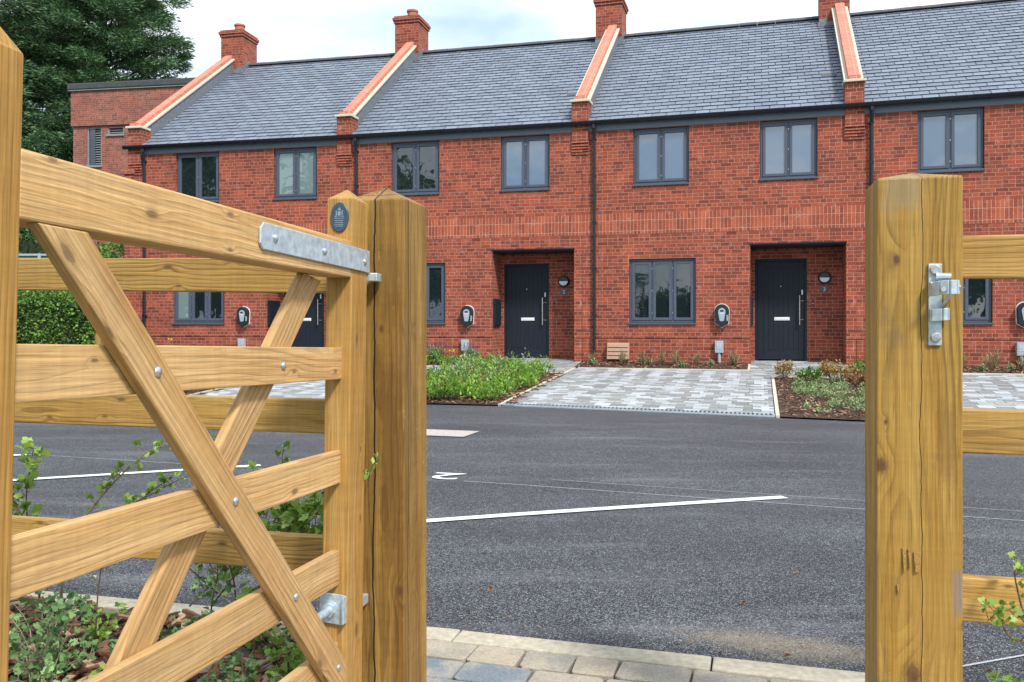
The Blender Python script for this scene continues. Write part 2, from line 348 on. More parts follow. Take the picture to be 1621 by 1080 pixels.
M['blackplastic'] = simple('black_plastic', (.014, .018, .026), .35, 0, 30, .1)
M['greyplastic'] = simple('grey_plastic', (.30, .37, .43), .4, 0, 30, .08)
M['darkplastic'] = simple('dark_plastic', (.03, .035, .04), .4, 0, 30, .1)
M['white'] = simple('white_trim', (.72, .73, .74), .5, 0, 30, .05)
M['steel'] = simple('brushed_steel', (.60, .58, .54), .3, .9, 60, .15)
M['tan'] = simple('tan_plastic', (.42, .27, .19), .6, 0, 20, .1)
M['utility'] = simple('grey_utility_box', (.36, .40, .44), .55, 0, 20, .12)
M['diffuser'] = simple('lamp_diffuser', (.62, .72, .86), .3, 0, 20, .04)
M['sign'] = simple('number_plate_slate', (.09, .10, .11), .6, 0, 40, .2)
M['plaque'] = simple('plaque_enamel', (.035, .065, .105), .4, 0, 60, .15)
M['plaqueink'] = simple('plaque_lettering', (.20, .25, .33), .5, 0, 60, .2)
M['felt'] = simple('roof_felt', (.055, .065, .07), .85, 0, 14, .3, bump=.3)
M['louvre'] = simple('louvre_metal', (.27, .28, .28), .5, .2, 10, .1)
M['louvredark'] = simple('louvre_backing', (.03, .035, .04), .7, 0, 10, .1)
M['greenfence'] = simple('green_panel', (.045, .15, .11), .6, 0, 10, .15)
M['render'] = simple('shed_cladding', (.10, .10, .10), .8, 0, 10, .15)
M['soil'] = simple('soil', (.055, .035, .025), .95, 0, 30, .4, bump=.5)
M['grass'] = simple('grass_ground', (.06, .10, .03), .95, 0, 3, .4, bump=.5)
M['joint'] = simple('paving_joint_sand', (.12, .095, .075), .95, 0, 60, .3)
M['bark'] = simple('tree_bark', (.10, .07, .055), .9, 0, 12, .35, bump=.5)
M['twig'] = simple('twig_bark', (.13, .085, .055), .8, 0, 50, .3)
M['twiggrey'] = simple('grey_twig', (.24, .20, .15), .8, 0, 50, .3)
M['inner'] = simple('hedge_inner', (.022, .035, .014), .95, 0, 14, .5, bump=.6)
M['splinter'] = simple('splintered_wood', (.33, .185, .05), .8, 0, 220, .4)
M['knot'] = simple('knot_wood', (.085, .035, .014), .7, 0, 150, .5)
M['stone'] = simple('red_stone', (.32, .15, .10), .85, 0, 20, .25, bump=.4)
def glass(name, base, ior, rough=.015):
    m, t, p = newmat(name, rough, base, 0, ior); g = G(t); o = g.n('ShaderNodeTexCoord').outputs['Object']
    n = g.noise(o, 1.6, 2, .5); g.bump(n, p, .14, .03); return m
M['glass_up'] = glass('upper_window_glass', (.055, .10, .165), 2.5)  # pale blue sky reflection partly put into the base colour
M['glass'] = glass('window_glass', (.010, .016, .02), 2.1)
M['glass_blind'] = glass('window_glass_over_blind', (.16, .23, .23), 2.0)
def leaf(name, cols, rough=.55, trans=.25, ns=2.0):
    m, t, p = newmat(name, rough); g = G(t); ge = g.n('ShaderNodeNewGeometry'); o = g.n('ShaderNodeTexCoord').outputs['Object']
    c = g.ramp(ge.outputs['Random Per Island'], cols)
    n = g.noise(o, ns, 3, .6); c = g.mix(1, c, g.ramp(n, [(.3, .70), (.7, 1.25)]), 'MULTIPLY')
    g.l(c, p.inputs['Base Color'])
    tr = g.n('ShaderNodeBsdfTranslucent'); g.l(c, tr.inputs[0]); mx = g.n('ShaderNodeMixShader'); mx.inputs[0].default_value = trans
    ou = t.nodes['Material Output']; g.l(p.outputs[0], mx.inputs[1]); g.l(tr.outputs[0], mx.inputs[2]); g.l(mx.outputs[0], ou.inputs[0])
    return m
M['conifer'] = leaf('conifer_spray', [(0, (.025, .07, .04)), (.5, (.07, .155, .07)), (.85, (.14, .25, .095)), (1, (.23, .34, .13))], .6, .15, .5)
M['hedge'] = leaf('hedge_leaf', [(0, (.05, .12, .02)), (.5, (.13, .26, .045)), (1, (.26, .42, .08))])
M['shrub'] = leaf('shrub_leaf', [(0, (.03, .08, .02)), (.6, (.08, .17, .04)), (1, (.15, .27, .07))])
M['haw'] = leaf('sapling_leaf', [(0, (.12, .24, .04)), (.5, (.26, .43, .07)), (.85, (.42, .58, .13)), (1, (.58, .62, .24))], .5, .35, 8)
M['haw2'] = leaf('dark_sapling_leaf', [(0, (.08, .18, .06)), (.6, (.19, .34, .12)), (1, (.38, .54, .24))], .5, .3, 8)
M['lime'] = leaf('bright_bed_leaf', [(0, (.08, .19, .025)), (.5, (.20, .38, .05)), (.9, (.36, .55, .08)), (1, (.5, .6, .2))], .5, .35, 2)
M['sage'] = leaf('grey_green_leaf', [(0, (.10, .18, .07)), (.5, (.22, .34, .13)), (.85, (.36, .46, .22)), (1, (.45, .42, .22))], .6, .2, 3)
M['bronze'] = leaf('bronze_shrub_leaf', [(0, (.22, .10, .04)), (.4, (.34, .24, .05)), (.8, (.45, .36, .09)), (1, (.55, .25, .12))], .55, .3, 4)
M['russet'] = leaf('russet_shrub_leaf', [(0, (.20, .09, .04)), (.6, (.38, .17, .07)), (1, (.42, .30, .10))], .55, .3, 4)
M['purple'] = leaf('purple_flower', [(0, (.09, .05, .10)), (.6, (.17, .09, .17)), (1, (.28, .17, .27))], .6, .2, 4)
M['straw'] = leaf('straw_grass', [(0, (.20, .15, .07)), (.6, (.34, .28, .14)), (1, (.45, .40, .22))], .6, .3, 4)
M['yellow'] = simple('yellow_petal', (.85, .62, .03), .5)

# ------------------------------------------------------------------ house frames (facade bends slightly from house to house)
GN = [(-9.3232, 21.0374), (-3.8875, 19.8403), (1.4953, 18.5040), (6.8410, 16.9616)]
dl = Vector((9.6306 - 6.8410, 16.1005 - 16.9616)).normalized()
GN.append((6.8410 + dl.x * 5.56, 16.9616 + dl.y * 5.56))
GN = [Vector(p) for p in GN]
HF = []
for i in range(4):
    d = (GN[i + 1] - GN[i]); Ln = d.length; d.normalize(); nrm = Vector((-d.y, d.x))
    o = GN[i] + nrm * .12; HF.append((o, d, nrm, Ln))
def hp(i, u, y, z=0):      # house-local (u along, y inward, z world) -> world
    o, d, n, Ln = HF[i]; p = o + d * u + n * y; return Vector((p.x, p.y, z))
VE = 6.33                  # road edge in front of the facade
def zroad(x): return -.05 - .0155 * min(max(x, 0), 9)
def zg(i, u, v):           # ground height in the front gardens
    zf = zroad(hp(i, u, -VE).x) + .006
    if v < .95: return .315 + (.23 - .315) * max(v, -.3) / .95
    return .23 + (zf - .23) * (v - .95) / (VE - .95)

# ------------------------------------------------------------------ setting: ground, road, kerb
def kerbY(x): return 3.245 - .287 * (x + .32) if x > -.32 else 3.245 - .255 * (x + .32)
b = MB()
ys = [-600, -60, -5, 14, 23, 60, 160, 900]; zs = [-.4, -.4, -.4, -.4, .15, .3, .3, .3]
xs = [-900, -60, -20, 20, 60, 900]
for j in range(len(ys) - 1):
    for i in range(len(xs) - 1):
        b.quad((xs[i], ys[j], zs[j]), (xs[i + 1], ys[j], zs[j]), (xs[i + 1], ys[j + 1], zs[j + 1]), (xs[i], ys[j + 1], zs[j + 1]))
tag(b.build('ground', M['grass'], uv=False), kind='structure')
far = []
for s_ in (-26, -16, -9): far.append(hp(0, s_, -VE))
for i in range(4):
    for k in range(6): far.append(hp(i, HF[i][3] * k / 6, -VE))
for s_ in (5.5, 12, 20): far.append(hp(3, s_, -VE))
far.sort(key=lambda p: p.x)
b = MB(); NR = 14
rows = []
for p in far:
    nx = p.x * .8 if abs(p.x) > 1 else p.x * .8
    n0 = Vector((nx, kerbY(nx) + .0, 0)); row = []
    for k in range(NR + 1):
        t = k / NR; q = n0.lerp(p, t); row.append((q.x, q.y, -.004 + zroad(p.x) * min(1, t * 1.1)))
    rows.append(row)
for a in range(len(rows) - 1):
    for k in range(NR): b.quad(rows[a][k], rows[a + 1][k], rows[a + 1][k + 1], rows[a][k + 1])
road = b.build('road', M['tarmac'], uv=False); tag(road, kind='structure')
def zr_at(x, y):
    t = min(max((y - kerbY(x)) / 9.0, 0), 1); return -.004 + zroad(x * 1.2) * min(1, t * 1.1)
def strip(name, p0, p1, w, mat, lift=.006, n=12, wend=None):
    b = MB(); p0 = Vector(p0); p1 = Vector(p1); d = (p1 - p0).normalized(); q = Vector((-d.y, d.x)) * w / 2
    for k in range(n):
        a = p0.lerp(p1, k / n); c = p0.lerp(p1, (k + 1) / n)
        pts = [a - q, c - q, c + q, a + q]
        b.quad(*[(s.x, s.y, zr_at(s.x, s.y) + lift) for s in pts])
    o = b.build(name, mat, uv=False); tag(o, kind='structure'); return o
strip('road_marking', (-2.6, 4.32), (1.86, 5.84), .085, M['paint'], .008)
strip('road_marking', (-3.95, 6.26), (-2.08, 7.08), .085, M['paint'], .008)
strip('road_marking', (-5.6, 7.1), (-4.33, 7.66), .085, M['paint'], .008)
strip('chalk_line', (-.36, 6.36), (3.6, 4.98), .010, M['chalk'], .007)
strip('chalk_line', (.3, 6.44), (4.2, 5.12), .007, M['chalk'], .007)
strip('chalk_line', (-4.4, 7.7), (-.8, 6.5), .010, M['chalk'], .007)
strip('chalk_line', (1.5, 2.87), (1.9, 3.02), .010, M['chalk'], .007)
o = strip('concrete_patch', (-2.9, 9.92), (-.43, 9.19), .52, M['plank'], .010)
# painted bay number, read from the far side
def text_mesh(name, txt, size, mat, extrude=.002, parent=None, mw=None):
    c = bpy.data.curves.new(name, 'FONT'); c.body = txt; c.size = size; c.extrude = extrude; c.align_x = 'CENTER'; c.align_y = 'CENTER'
    to = bpy.data.objects.new(name + '_curve', c); S.collection.objects.link(to)
    dg = bpy.context.evaluated_depsgraph_get(); me = bpy.data.meshes.new_from_object(to.evaluated_get(dg))
    bpy.data.objects.remove(to); bpy.data.curves.remove(c)
    me.materials.clear(); me.materials.append(mat); o = bpy.data.objects.new(name, me); S.collection.objects.link(o)
    if mw is not None: o.matrix_world = mw
    if parent: o.parent = parent
    return o
tm = text_mesh('bay_number', '2', .37, M['paint'], .001, None, Matrix.Translation((-.50, 6.58, zr_at(-.5, 6.58) + .009)) @ Matrix.Rotation(R(165), 4, 'Z') @ Matrix.Diagonal((1.5, 1.0, 1, 1)))
tag(tm, kind='structure')

# kerb stones
b = MB(); x = -4.6; rng = random.Random(3)
while x < 3.4:
    x2 = x + .914 * .965; g_ = .003
    a = Vector((x + g_, kerbY(x + g_))); c = Vector((x2 - g_, kerbY(x2 - g_))); d = (c - a).normalized(); q = Vector((d.y, -d.x)) * .118
    zt = .006 + rng.uniform(-.002, .002)
    b.prism([(a.x + q.x, a.y + q.y, -.12), (c.x + q.x, c.y + q.y, -.12), (c.x, c.y, -.12), (a.x, a.y, -.12)], (0, 0, .12 + zt)); x = x2
tag(b.build('kerb', M['kerb'], bevel=.006), kind='structure')
# tumbled pavers in the gateway (rows parallel to the kerb)
b = MB(); rng = random.Random(11)
d = Vector((1, -.29)).normalized(); q = Vector((d.y, -d.x)); org = Vector((-.32, 3.245)) + q * .122
for r_ in range(14):
    s = -.6 + rng.uniform(-.1, 0); y0 = r_ * .151
    while s < 2.2:
        w = rng.choice([.15, .18, .24, .24]); g_ = .004
        j = lambda: rng.uniform(-.0035, .0035)
        cs = [(s + g_, y0 + .147), (s + w - g_, y0 + .147), (s + w - g_, y0 + .003), (s + g_, y0 + .003)]
        pts = [];
        # clipped, worn corners
        cx_ = sum(c[0] for c in cs) / 4; cy_ = sum(c[1] for c in cs) / 4
        for k in range(4):
            p = cs[k]; pn = cs[(k + 1) % 4]; pp = cs[k - 1]; c1 = rng.uniform(.008, .018)
            for tgt in (pp, pn):
                dd = Vector(tgt) - Vector(p); dd.normalize(); e = Vector(p) + dd * c1; pts.append((e.x + j(), e.y + j()))
        z1 = .003 + rng.uniform(-.003, .003)
        P3 = [org + d * a + q * c for a, c in pts]
        b.prism([(p.x, p.y, -.05) for p in P3], (0, 0, .05 + z1)); s += w
tag(b.build('gateway_paving', M['tegula'], uv=False, bevel=.006), kind='structure')
b = MB(); p = [org + d * -.9 + q * 0, org + d * 3 + q * 0, org + d * 3 + q * 2.3, org + d * -.9 + q * 2.3]
b.quad(*[(k.x, k.y, -.011) for k in p][::-1]); tag(b.build('paving_bed', M['joint'], uv=False), kind='structure')

# ------------------------------------------------------------------ mulch and leaf generators
def chips(n, fn, smin, smax, seed, tilt=.45):
    """n thin chips as boxes (top + 4 sides); fn(rng)->(x,y,z)"""
    rng = random.Random(seed); b = MB()
    for _ in range(n):
        x, y, z = fn(rng); l = rng.uniform(smin, smax); w = l * rng.uniform(.16, .38); h = l * rng.uniform(.07, .14)
        m = Matrix.Rotation(rng.uniform(0, 2 * pi), 3, 'Z') @ Matrix.Rotation(rng.gauss(0, tilt), 3, 'X') @ Matrix.Rotation(rng.gauss(0, tilt * .7), 3, 'Y')
        ax = m @ Vector((l, 0, 0)); ay = m @ Vector((0, w, 0)); az = m @ Vector((0, 0, h))
        o = Vector((x, y, z)) - ax / 2 - ay / 2
        t = rng.uniform(.4, 1)
        b.prism([o, o + ax, o + ax * .95 + ay * t, o + ay * rng.uniform(.5, 1)], az)
    return b
def leaf_shape(kind):
    if kind == 'lobed': return [(0, 0), (.16, .20), (.42, .18), (.38, .34), (.50, .52), (.27, .56), (.24, .80), (0, 1.0), (-.24, .80), (-.27, .56), (-.50, .52), (-.38, .34), (-.42, .18), (-.16, .20)]
    if kind == 'oval': return [(0, 0), (.26, .3), (.26, .65), (0, 1), (-.26, .65), (-.26, .3)]
    if kind == 'tuft': return [(0, 0), (.10, .45), (0, 1), (-.10, .45)]
    if kind == 'needle': return [(-.06, 0), (.06, 0), (.03, .6), (0, 1)]
    if kind == 'spray': return [(0, 0), (.20, .35), (.10, .5), (.22, .75), (0, 1), (-.24, .7), (-.08, .5), (-.18, .3)]
def leaves(pts, dirs, sizes, kind, rng, fold=.18, droop=.0):
    """one polygon per leaf; returns (N*k,3) array"""
    sh = np.array(leaf_shape(kind)); k = len(sh); n = len(pts)
    pts = np.asarray(pts, float); dirs = np.asarray(dirs, float); sizes = np.asarray(sizes, float)
    dirs /= np.linalg.norm(dirs, axis=1)[:, None] + 1e-9
    rnd = rng.normal(size=(n, 3)); side = np.cross(dirs, rnd); side /= np.linalg.norm(side, axis=1)[:, None] + 1e-9
    nor = np.cross(side, dirs)
    flip = np.where(nor[:, 2] < 0, -1, 1); nor *= flip[:, None]; side *= flip[:, None]
    out = pts[:, None, :] + sizes[:, None, None] * (sh[None, :, 0:1] * side[:, None, :] + sh[None, :, 1:2] * dirs[:, None, :] + (np.abs(sh[None, :, 0:1]) * fold - sh[None, :, 1:2] ** 2 * droop) * nor[:, None, :])
    return out.reshape(-1, 3), k

def make_plant(name, label, cat, base, stems, leafn, lsize, kind, mleaf, mstem, seed, group=None, r0=.004, spread=.03, out=.6, vertical=.3, start=.15, petals=None):
    """stems: list of polylines (world points); leaves set along them"""
    root = empty(name, base); tag(root, label, cat, group); rng = np.random.default_rng(seed); rr = random.Random(seed)
    B = Vector(base); b = MB(); P = []; D = []; Z = []
    for st in stems:
        st = [Vector(p) - B for p in st]; n = len(st)
        # smooth the polyline
        pts = []
        for i in range(n - 1):
            p0, p1, p2, p3 = st[max(i - 1, 0)], st[i], st[i + 1], st[min(i + 2, n - 1)]
            for k in range(4):
                t = k / 4; pts.append(.5 * ((2 * p1) + (-p0 + p2) * t + (2 * p0 - 5 * p1 + 4 * p2 - p3) * t * t + (-p0 + 3 * p1 - 3 * p2 + p3) * t ** 3))
        pts.append(st[-1]); ln = sum((pts[i + 1] - pts[i]).length for i in range(len(pts) - 1))
        b.tube(pts, [r0 * (1 - .75 * i / (len(pts) - 1)) for i in range(len(pts))], 5)
        m = max(2, int(leafn * ln))
        for k in range(m):
            t = start + (1 - start) * (k + rr.random()) / m; f = t * (len(pts) - 1); i = min(int(f), len(pts) - 2); p = pts[i].lerp(pts[i + 1], f - i)
            tan = (pts[i + 1] - pts[i]).normalized()
            a = rr.uniform(0, 2 * pi); u = tan.orthogonal().normalized(); w = tan.cross(u); od = u * cos(a) + w * sin(a)
            # little side twig with 2-4 leaves
            tw = rr.uniform(.2, 1.0) * spread; tip = p + od * tw + Vector((0, 0, tw * .4))
            if tw > .015: b.tube([p, tip], [r0 * .35, r0 * .2], 4, False)
            for _ in range(rr.choice((2, 3, 3, 4))):
                dd = od * out + tan * rr.uniform(-.2, .8) + Vector((rr.gauss(0, .5), rr.gauss(0, .5), rr.gauss(vertical, .4)))
                P.append(tip - od * rr.uniform(0, tw * .6)); D.append(dd); Z.append(lsize * rr.uniform(.45, 1.15))
    b.build('stem', mstem, root, uv=False, smooth=True)
    v, k = leaves(P, D, Z, kind, rng, .25, .15); fast_mesh('foliage', v, k, mleaf, root)
    return root
def clump(name, base, radius, height, nl, lsize, kind, mleaf, mstem, seed, up=.8, nst=14, hollow=.3):
    """small bushy plant (untagged)"""
    root = empty(name, base); rr = random.Random(seed); rng = np.random.default_rng(seed); b = MB(); P = []; D = []; Z = []
    per = max(1, nl // nst)
    for s in range(nst):
        a = rr.uniform(0, 2 * pi); rad = radius * math.sqrt(rr.random()); h = height * rr.uniform(.55, 1.0) * (1 - .45 * (rad / radius) ** 2)
        tip = Vector((cos(a) * rad, sin(a) * rad, h)); foot = Vector((cos(a) * rad * .25, sin(a) * rad * .25, 0)); mid = foot.lerp(tip, .5) + Vector((0, 0, h * .12))
        b.tube([foot, mid, tip], [.003, .002, .001], 4, False)
        for k in range(per):
            t = hollow + (1 - hollow) * rr.random(); p = foot.lerp(mid, t * 2) if t < .5 else mid.lerp(tip, t * 2 - 1)
            p = p + Vector((rr.gauss(0, 1), rr.gauss(0, 1), rr.gauss(0, .6))) * radius * .10
            dd = Vector((cos(a) * .5 + rr.gauss(0, .6), sin(a) * .5 + rr.gauss(0, .6), up + rr.gauss(0, .4))); P.append(p); D.append(dd); Z.append(lsize * rr.uniform(.5, 1.2))
    b.build('stem', mstem, root, uv=False)
    v, k = leaves(P, D, Z, kind, rng, .25, .1); fast_mesh('foliage', v, k, mleaf, root); return root

# ------------------------------------------------------------------ timber in planes
def timber(name, mat, o, ex, ey, ez, poly, z0, z1, parent=None, bevel=.003, tip=None):
    """prism: poly in (ex,ey) from origin o, thickness z0..z1 along ez; local X = ex = grain"""
    mw = Matrix((ex, ey, ez)).transposed().to_4x4(); mw.translation = o
    b = MB(); ar = sum(poly[i][0] * poly[(i + 1) % len(poly)][1] - poly[(i + 1) % len(poly)][0] * poly[i][1] for i in range(len(poly)))
    if ar < 0: poly = poly[::-1]
    if ex.cross(ey).dot(ez) < 0: raise ValueError('left-handed ' + name)
    b.prism([(x, y, z0) for x, y in poly], (0, 0, z1 - z0))
    ob = b.build(name, mat, None, uv=False, bevel=bevel, mw=mw)
    if parent: ob.parent = parent; ob.matrix_parent_inverse = parent.matrix_world.inverted()
    return ob
def post(name, label, mat, c, phi, w, z0, z1, zt, group, crackflip=False):
    """square post with pyramid top; grain vertical (local X up)"""
    root = empty(name, (c[0], c[1], z0)); tag(root, label, 'gate post', group)
    ex = Vector((0, 0, 1)); ey = Vector((cos(phi), -sin(phi), 0)); ez = ex.cross(ey)
    mw = Matrix((ex, ey, ez)).transposed().to_4x4(); mw.translation = Vector((c[0], c[1], z0))
    b = MB(); h = w / 2; n = len(b.v); H = z1 - z0
    b.v += [(0, -h, -h), (0, h, -h), (0, h, h), (0, -h, h), (H, -h, -h), (H, h, -h), (H, h, h), (H, -h, h), (zt - z0, 0, 0)]
    b.f += [(0, 3, 2, 1)[::-1], (0, 1, 5, 4)[::-1], (1, 2, 6, 5)[::-1], (2, 3, 7, 6)[::-1], (3, 0, 4, 7)[::-1], (4, 5, 8)[::-1], (5, 6, 8)[::-1], (6, 7, 8)[::-1], (7, 4, 8)[::-1]]
    me = b
    bpy.context.view_layer.update()
    ob = b.build('post_shaft', mat, None, uv=False, bevel=.004, mw=mw); ob.parent = root; ob.matrix_parent_inverse = Matrix.Translation(root.location).inverted()
    bm = bmesh.new(); bm.from_mesh(ob.data); bmesh.ops.recalc_face_normals(bm, faces=bm.faces); bm.to_mesh(ob.data); bm.free()
    return root
PHI = R(14.3); fx = Vector((cos(PHI), -sin(PHI), 0)); fy = Vector((sin(PHI), cos(PHI), 0)); UP = Vector((0, 0, 1))
def at(x, y, Y): return Vector(((x - 810.5) / FPX * Y, Y, E + (513 - y) / FPX * Y))
PW = .178
cL = at(640, 313, 2.30); cL = Vector((cL.x, cL.y, 0)) - fx * PW / 2 + fy * PW / 2
cR = at(1388, 283, 1.94); cR = Vector((cR.x, cR.y, 0)) + fx * PW / 2 + fy * PW / 2
hingepost = post('gate_post', 'split brown wooden gate post carrying the hinges of the open gate', M['postwood'], cL, PHI, PW, -.1, E + .338, E + .383, 'square timber gate posts')
latchpost = post('gate_post', 'golden wooden gate post with the galvanised latch plate, right of the opening', M['postwood2'], cR, PHI, PW, -.1, E + .329, E + .353, 'square timber gate posts')
bpy.context.view_layer.update()
def adopt(ob, par):
    ob.parent = par; bpy.context.view_layer.update(); ob.matrix_parent_inverse = par.matrix_world.inverted(); return ob

# ------------------------------------------------------------------ post and rail fences
def fence(name, label, p0, p1, tops, hts, posts):
    root = empty(name, (p0.x, p0.y, 0)); tag(root, label, 'fence', 'post and rail fences beside the gate'); bpy.context.view_layer.update()
    d = (p1 - p0); Ln = d.length; d.normalize(); nb = Vector((d.y, -d.x, 0))      # nb toward camera
    for (t0, t1), h in zip(tops, hts):
        a = Vector((p0.x, p0.y, E + t0)); c = Vector((p1.x, p1.y, E + t1)); ex = (c - a).normalized(); ez = nb; ey = ez.cross(ex)
        timber('rail', M['railwood'], a, ex, ey, ez, [(0, 0), ((c - a).length, 0), ((c - a).length, -h), (0, -h)], -.038, 0, root, .004)
    for pp, hh in posts:
        ex = UP; ey = d; ez = ex.cross(ey)
        ob = timber('post', M['railwood'], Vector((pp.x, pp.y, -.1)), ex, ey, ez, [(0, -.05), (hh, -.05), (hh, .05), (0, .05)], -.05, .05, root, .005)
    return root
# left fence: rails meet the hinge post
a0 = at(500, 408, 2.45); lf1 = Vector((a0.x, a0.y, 0)) + fx * .09; lf0 = Vector((a0.x, a0.y, 0)) - fx * 1.95
fence('post_and_rail_fence', 'three rail wooden fence running behind the open gate on the left', lf0, lf1, [(.224, .187), (-.213, -.216), (-.618, -.610)], [.10, .098, .10], [(lf0 + fx * .02 - fy * -.07, 1.5)])
a0 = at(1525, 372, 1.985); rf0 = Vector((a0.x, a0.y, 0)) - fx * .05; rf1 = rf0 + fx * 1.9
fence('post_and_rail_fence', 'three rail wooden fence joining the right hand side of the latch post', rf0, rf1, [(.2066, .185), (-.198, -.20), (-.589, -.585)], [.100, .102, .102], [(rf1 + fy * .07, 1.5)])

# ------------------------------------------------------------------ the gate
g_ = Vector((-.22154068, -.97463515, .03171835)).normalized(); gn = Vector((.97512579, -.22165221, 0)).normalized()
gv = g_.cross(gn).normalized()
if gv.z < 0: gv = -gv
# right-handed frame: ex=g (towards the free end), ey=up, ez
gz = g_.cross(gv)      # = which side?
sgn = 1 if gz.dot(gn) > 0 else -1
Zf = 2.17; GO = Vector((-.188 * Zf, Zf, E))       # hanging stile front corner on the gate's road-facing (right) face
gate = empty('wooden_gate', (GO.x, GO.y, 0)); tag(gate, 'open wooden gate with crossed braces, swung towards the viewer on the left', 'gate'); bpy.context.view_layer.update()
def gt(name, mat, poly, d0, d1, ang=0.0, org=(0, 0), bevel=.003, lap=None):
    """polygon in gate plane (u toward free end, v DOWN); d0..d1 depth behind the right face"""
    ca, sa = cos(ang), sin(ang)
    ex = (g_ * ca - gv * sa).normalized(); ey = (g_ * sa + gv * ca).normalized(); ez = ex.cross(ey)
    O = GO + g_ * org[0] - gv * org[1]
    loc = []
    for u, v in poly:
        p = g_ * (u - org[0]) - gv * (v - org[1]); loc.append((p.dot(ex), p.dot(ey)))
    s = 1 if ez.dot(gn) > 0 else -1
    z0, z1 = sorted((-d0 * s, -d1 * s))
    return timber(name, mat, O, ex, ey, ez, loc, z0, z1, gate, bevel)
TH = .07
gt('top_rail', M['gatewood'], [(0.0, -.211), (1.08, -.198), (1.08, -.104), (.0, -.118)], 0, TH, bevel=.004)
for nm, t, h in (('rail', .060, .080), ('rail', .3205, .082), ('rail', .571, .086), ('rail', .80, .086)):
    gt(nm, M['gatewood'], [(-.01, t), (1.08, t), (1.08, t + h), (-.01, t + h)], .024, .046, bevel=.002)
# braces
aB = math.atan2(.862 + .045, .095 - .979)
gt('brace', M['gatewood'], [(1.045, -.104), (.949, -.104), (.002, .843), (.002, .952), (.012, .952)], .0, .0225, ang=math.atan2(1.056, -1.033), org=(1.0, 0), bevel=.003)
gt('brace', M['gatewood'], [(.166, -.117), (.072, -.104), (.915, .800), (1.01, .800)], .0475, .0695, ang=math.atan2(.917, .85), org=(.1, 0), bevel=.003)
# stiles with weathered tops (grain vertical)
def stile(name, u0, u1, v0, v1, vt, mat):
    ex = gv; ey = g_ if ex.cross(g_).dot(gn) > 0 else -g_; ez = ex.cross(ey)
    sgy = 1 if ey.dot(g_) > 0 else -1
    O = GO + g_ * (u0 + u1) / 2; mw = Matrix((ex, ey, ez)).transposed().to_4x4(); mw.translation = O
    hw = (u1 - u0) / 2; b = MB(); z0, z1 = -TH, 0.0
    lo, hi, tp = -v1, -v0, -vt
    b.v += [(lo, -hw, z0), (lo, hw, z0), (lo, hw, z1), (lo, -hw, z1), (hi, -hw, z0), (hi, hw, z0), (hi, hw, z1), (hi, -hw, z1), (tp, -hw * .15, (z0 + z1) / 2), (tp, hw * .15, (z0 + z1) / 2)]
    b.f += [(0, 1, 2, 3), (0, 4, 5, 1), (1, 5, 6, 2), (2, 6, 7, 3), (3, 7, 4, 0), (4, 8, 9, 5), (5, 9, 6), (6, 9, 8, 7), (7, 8, 4)]
    ob = b.build(name, mat, None, uv=False, bevel=.003, mw=mw)
    bm = bmesh.new(); bm.from_mesh(ob.data); bmesh.ops.recalc_face_normals(bm, faces=bm.faces); bm.to_mesh(ob.data); bm.free()
    return adopt(ob, gate)
hs = stile('hanging_stile', -.102, 0.0, -.322, .97, -.352, M['stilewood'])
fs = stile('closing_stile', 1.076, 1.18, -.322, .97, -.385, M['stilewood'])
# strap hinge
def gp(u, v, dd=0): return GO + g_ * u - gv * v + gn * dd
b = MB(); poly = [(.455, -.192), (.466, -.180), (.468, -.148), (.455, -.137), (-.103, -.139), (-.103, -.197)]
b.prism([gp(u, v, .0005) for u, v in poly], gn * .006)
st = adopt(b.build('hinge_strap', M['galv'], None, uv=False, bevel=.0015), gate)
def bolt(u, v, dd, par, r=.0095, h=.0055):
    b = MB(); b.disc_stack(gp(u, v, dd), gn, [(r, 0), (r * .92, h * .45), (r * .6, h * .85), (r * .2, h)], 14)
    return adopt(b.build('bolt', M['bolt'], None, uv=False, smooth=True), par)
for u in (.409, .173, -.069): bolt(u, -.165, .0065, st)
for u, v in ((.782, .103), (.535, .356), (.281, .608), (.049, .843)): bolt(u, v, 0, gate)
for u, v in ((.309, .101), (.793, .612), (.552, .361)): bolt(u, v, -.024, gate)
# eye plate of the strap, behind the stile, and the hook on the post
b = MB(); o = gp(-.104, -.139, -.004); b.obox(o, -g_ * .035, gn * .03, -gv * .022); adopt(b.build('hinge_eye', M['galv'], None, uv=False, bevel=.002), gate)
# bottom hinge: cup plate, threaded bar, nut
b = MB(); cv = .715
for d0, d1, gg in ((-.066, -.004, .0),):
    pts = [gp(.004, cv - .040, -.072), gp(.004, cv + .034, -.072), gp(.004, cv + .040, -.012), gp(.004, cv + .034, -.004), gp(.004, cv - .034, -.004), gp(.004, cv - .036, -.012)]
    b.prism(pts, g_ * .006)
b.prism([gp(.004, cv - .034, -.006), gp(.004, cv + .034, -.006), gp(.004, cv + .034, 0), gp(.004, cv - .034, 0)], g_ * .020)
lh = adopt(b.build('hinge_bracket', M['galv'], None, uv=False, bevel=.002), gate)
b = MB(); b.tube([gp(-.06, cv + .002, -.042), gp(.085, cv + .002, -.042)], .0095, 14); adopt(b.build('threaded_bar', M['galv'], None, uv=False, smooth=False), lh)
b = MB(); b.disc_stack(gp(.0105, cv + .002, -.042), g_, [(.0175, 0), (.0175, .012)], 6); adopt(b.build('nut', M['galv'], None, uv=False, bevel=.001), lh)
b = MB(); b.disc_stack(gp(.0100, cv + .002, -.042), g_, [(.021, 0), (.021, .0025)], 18); adopt(b.build('washer', M['galv'], None, uv=False), lh)
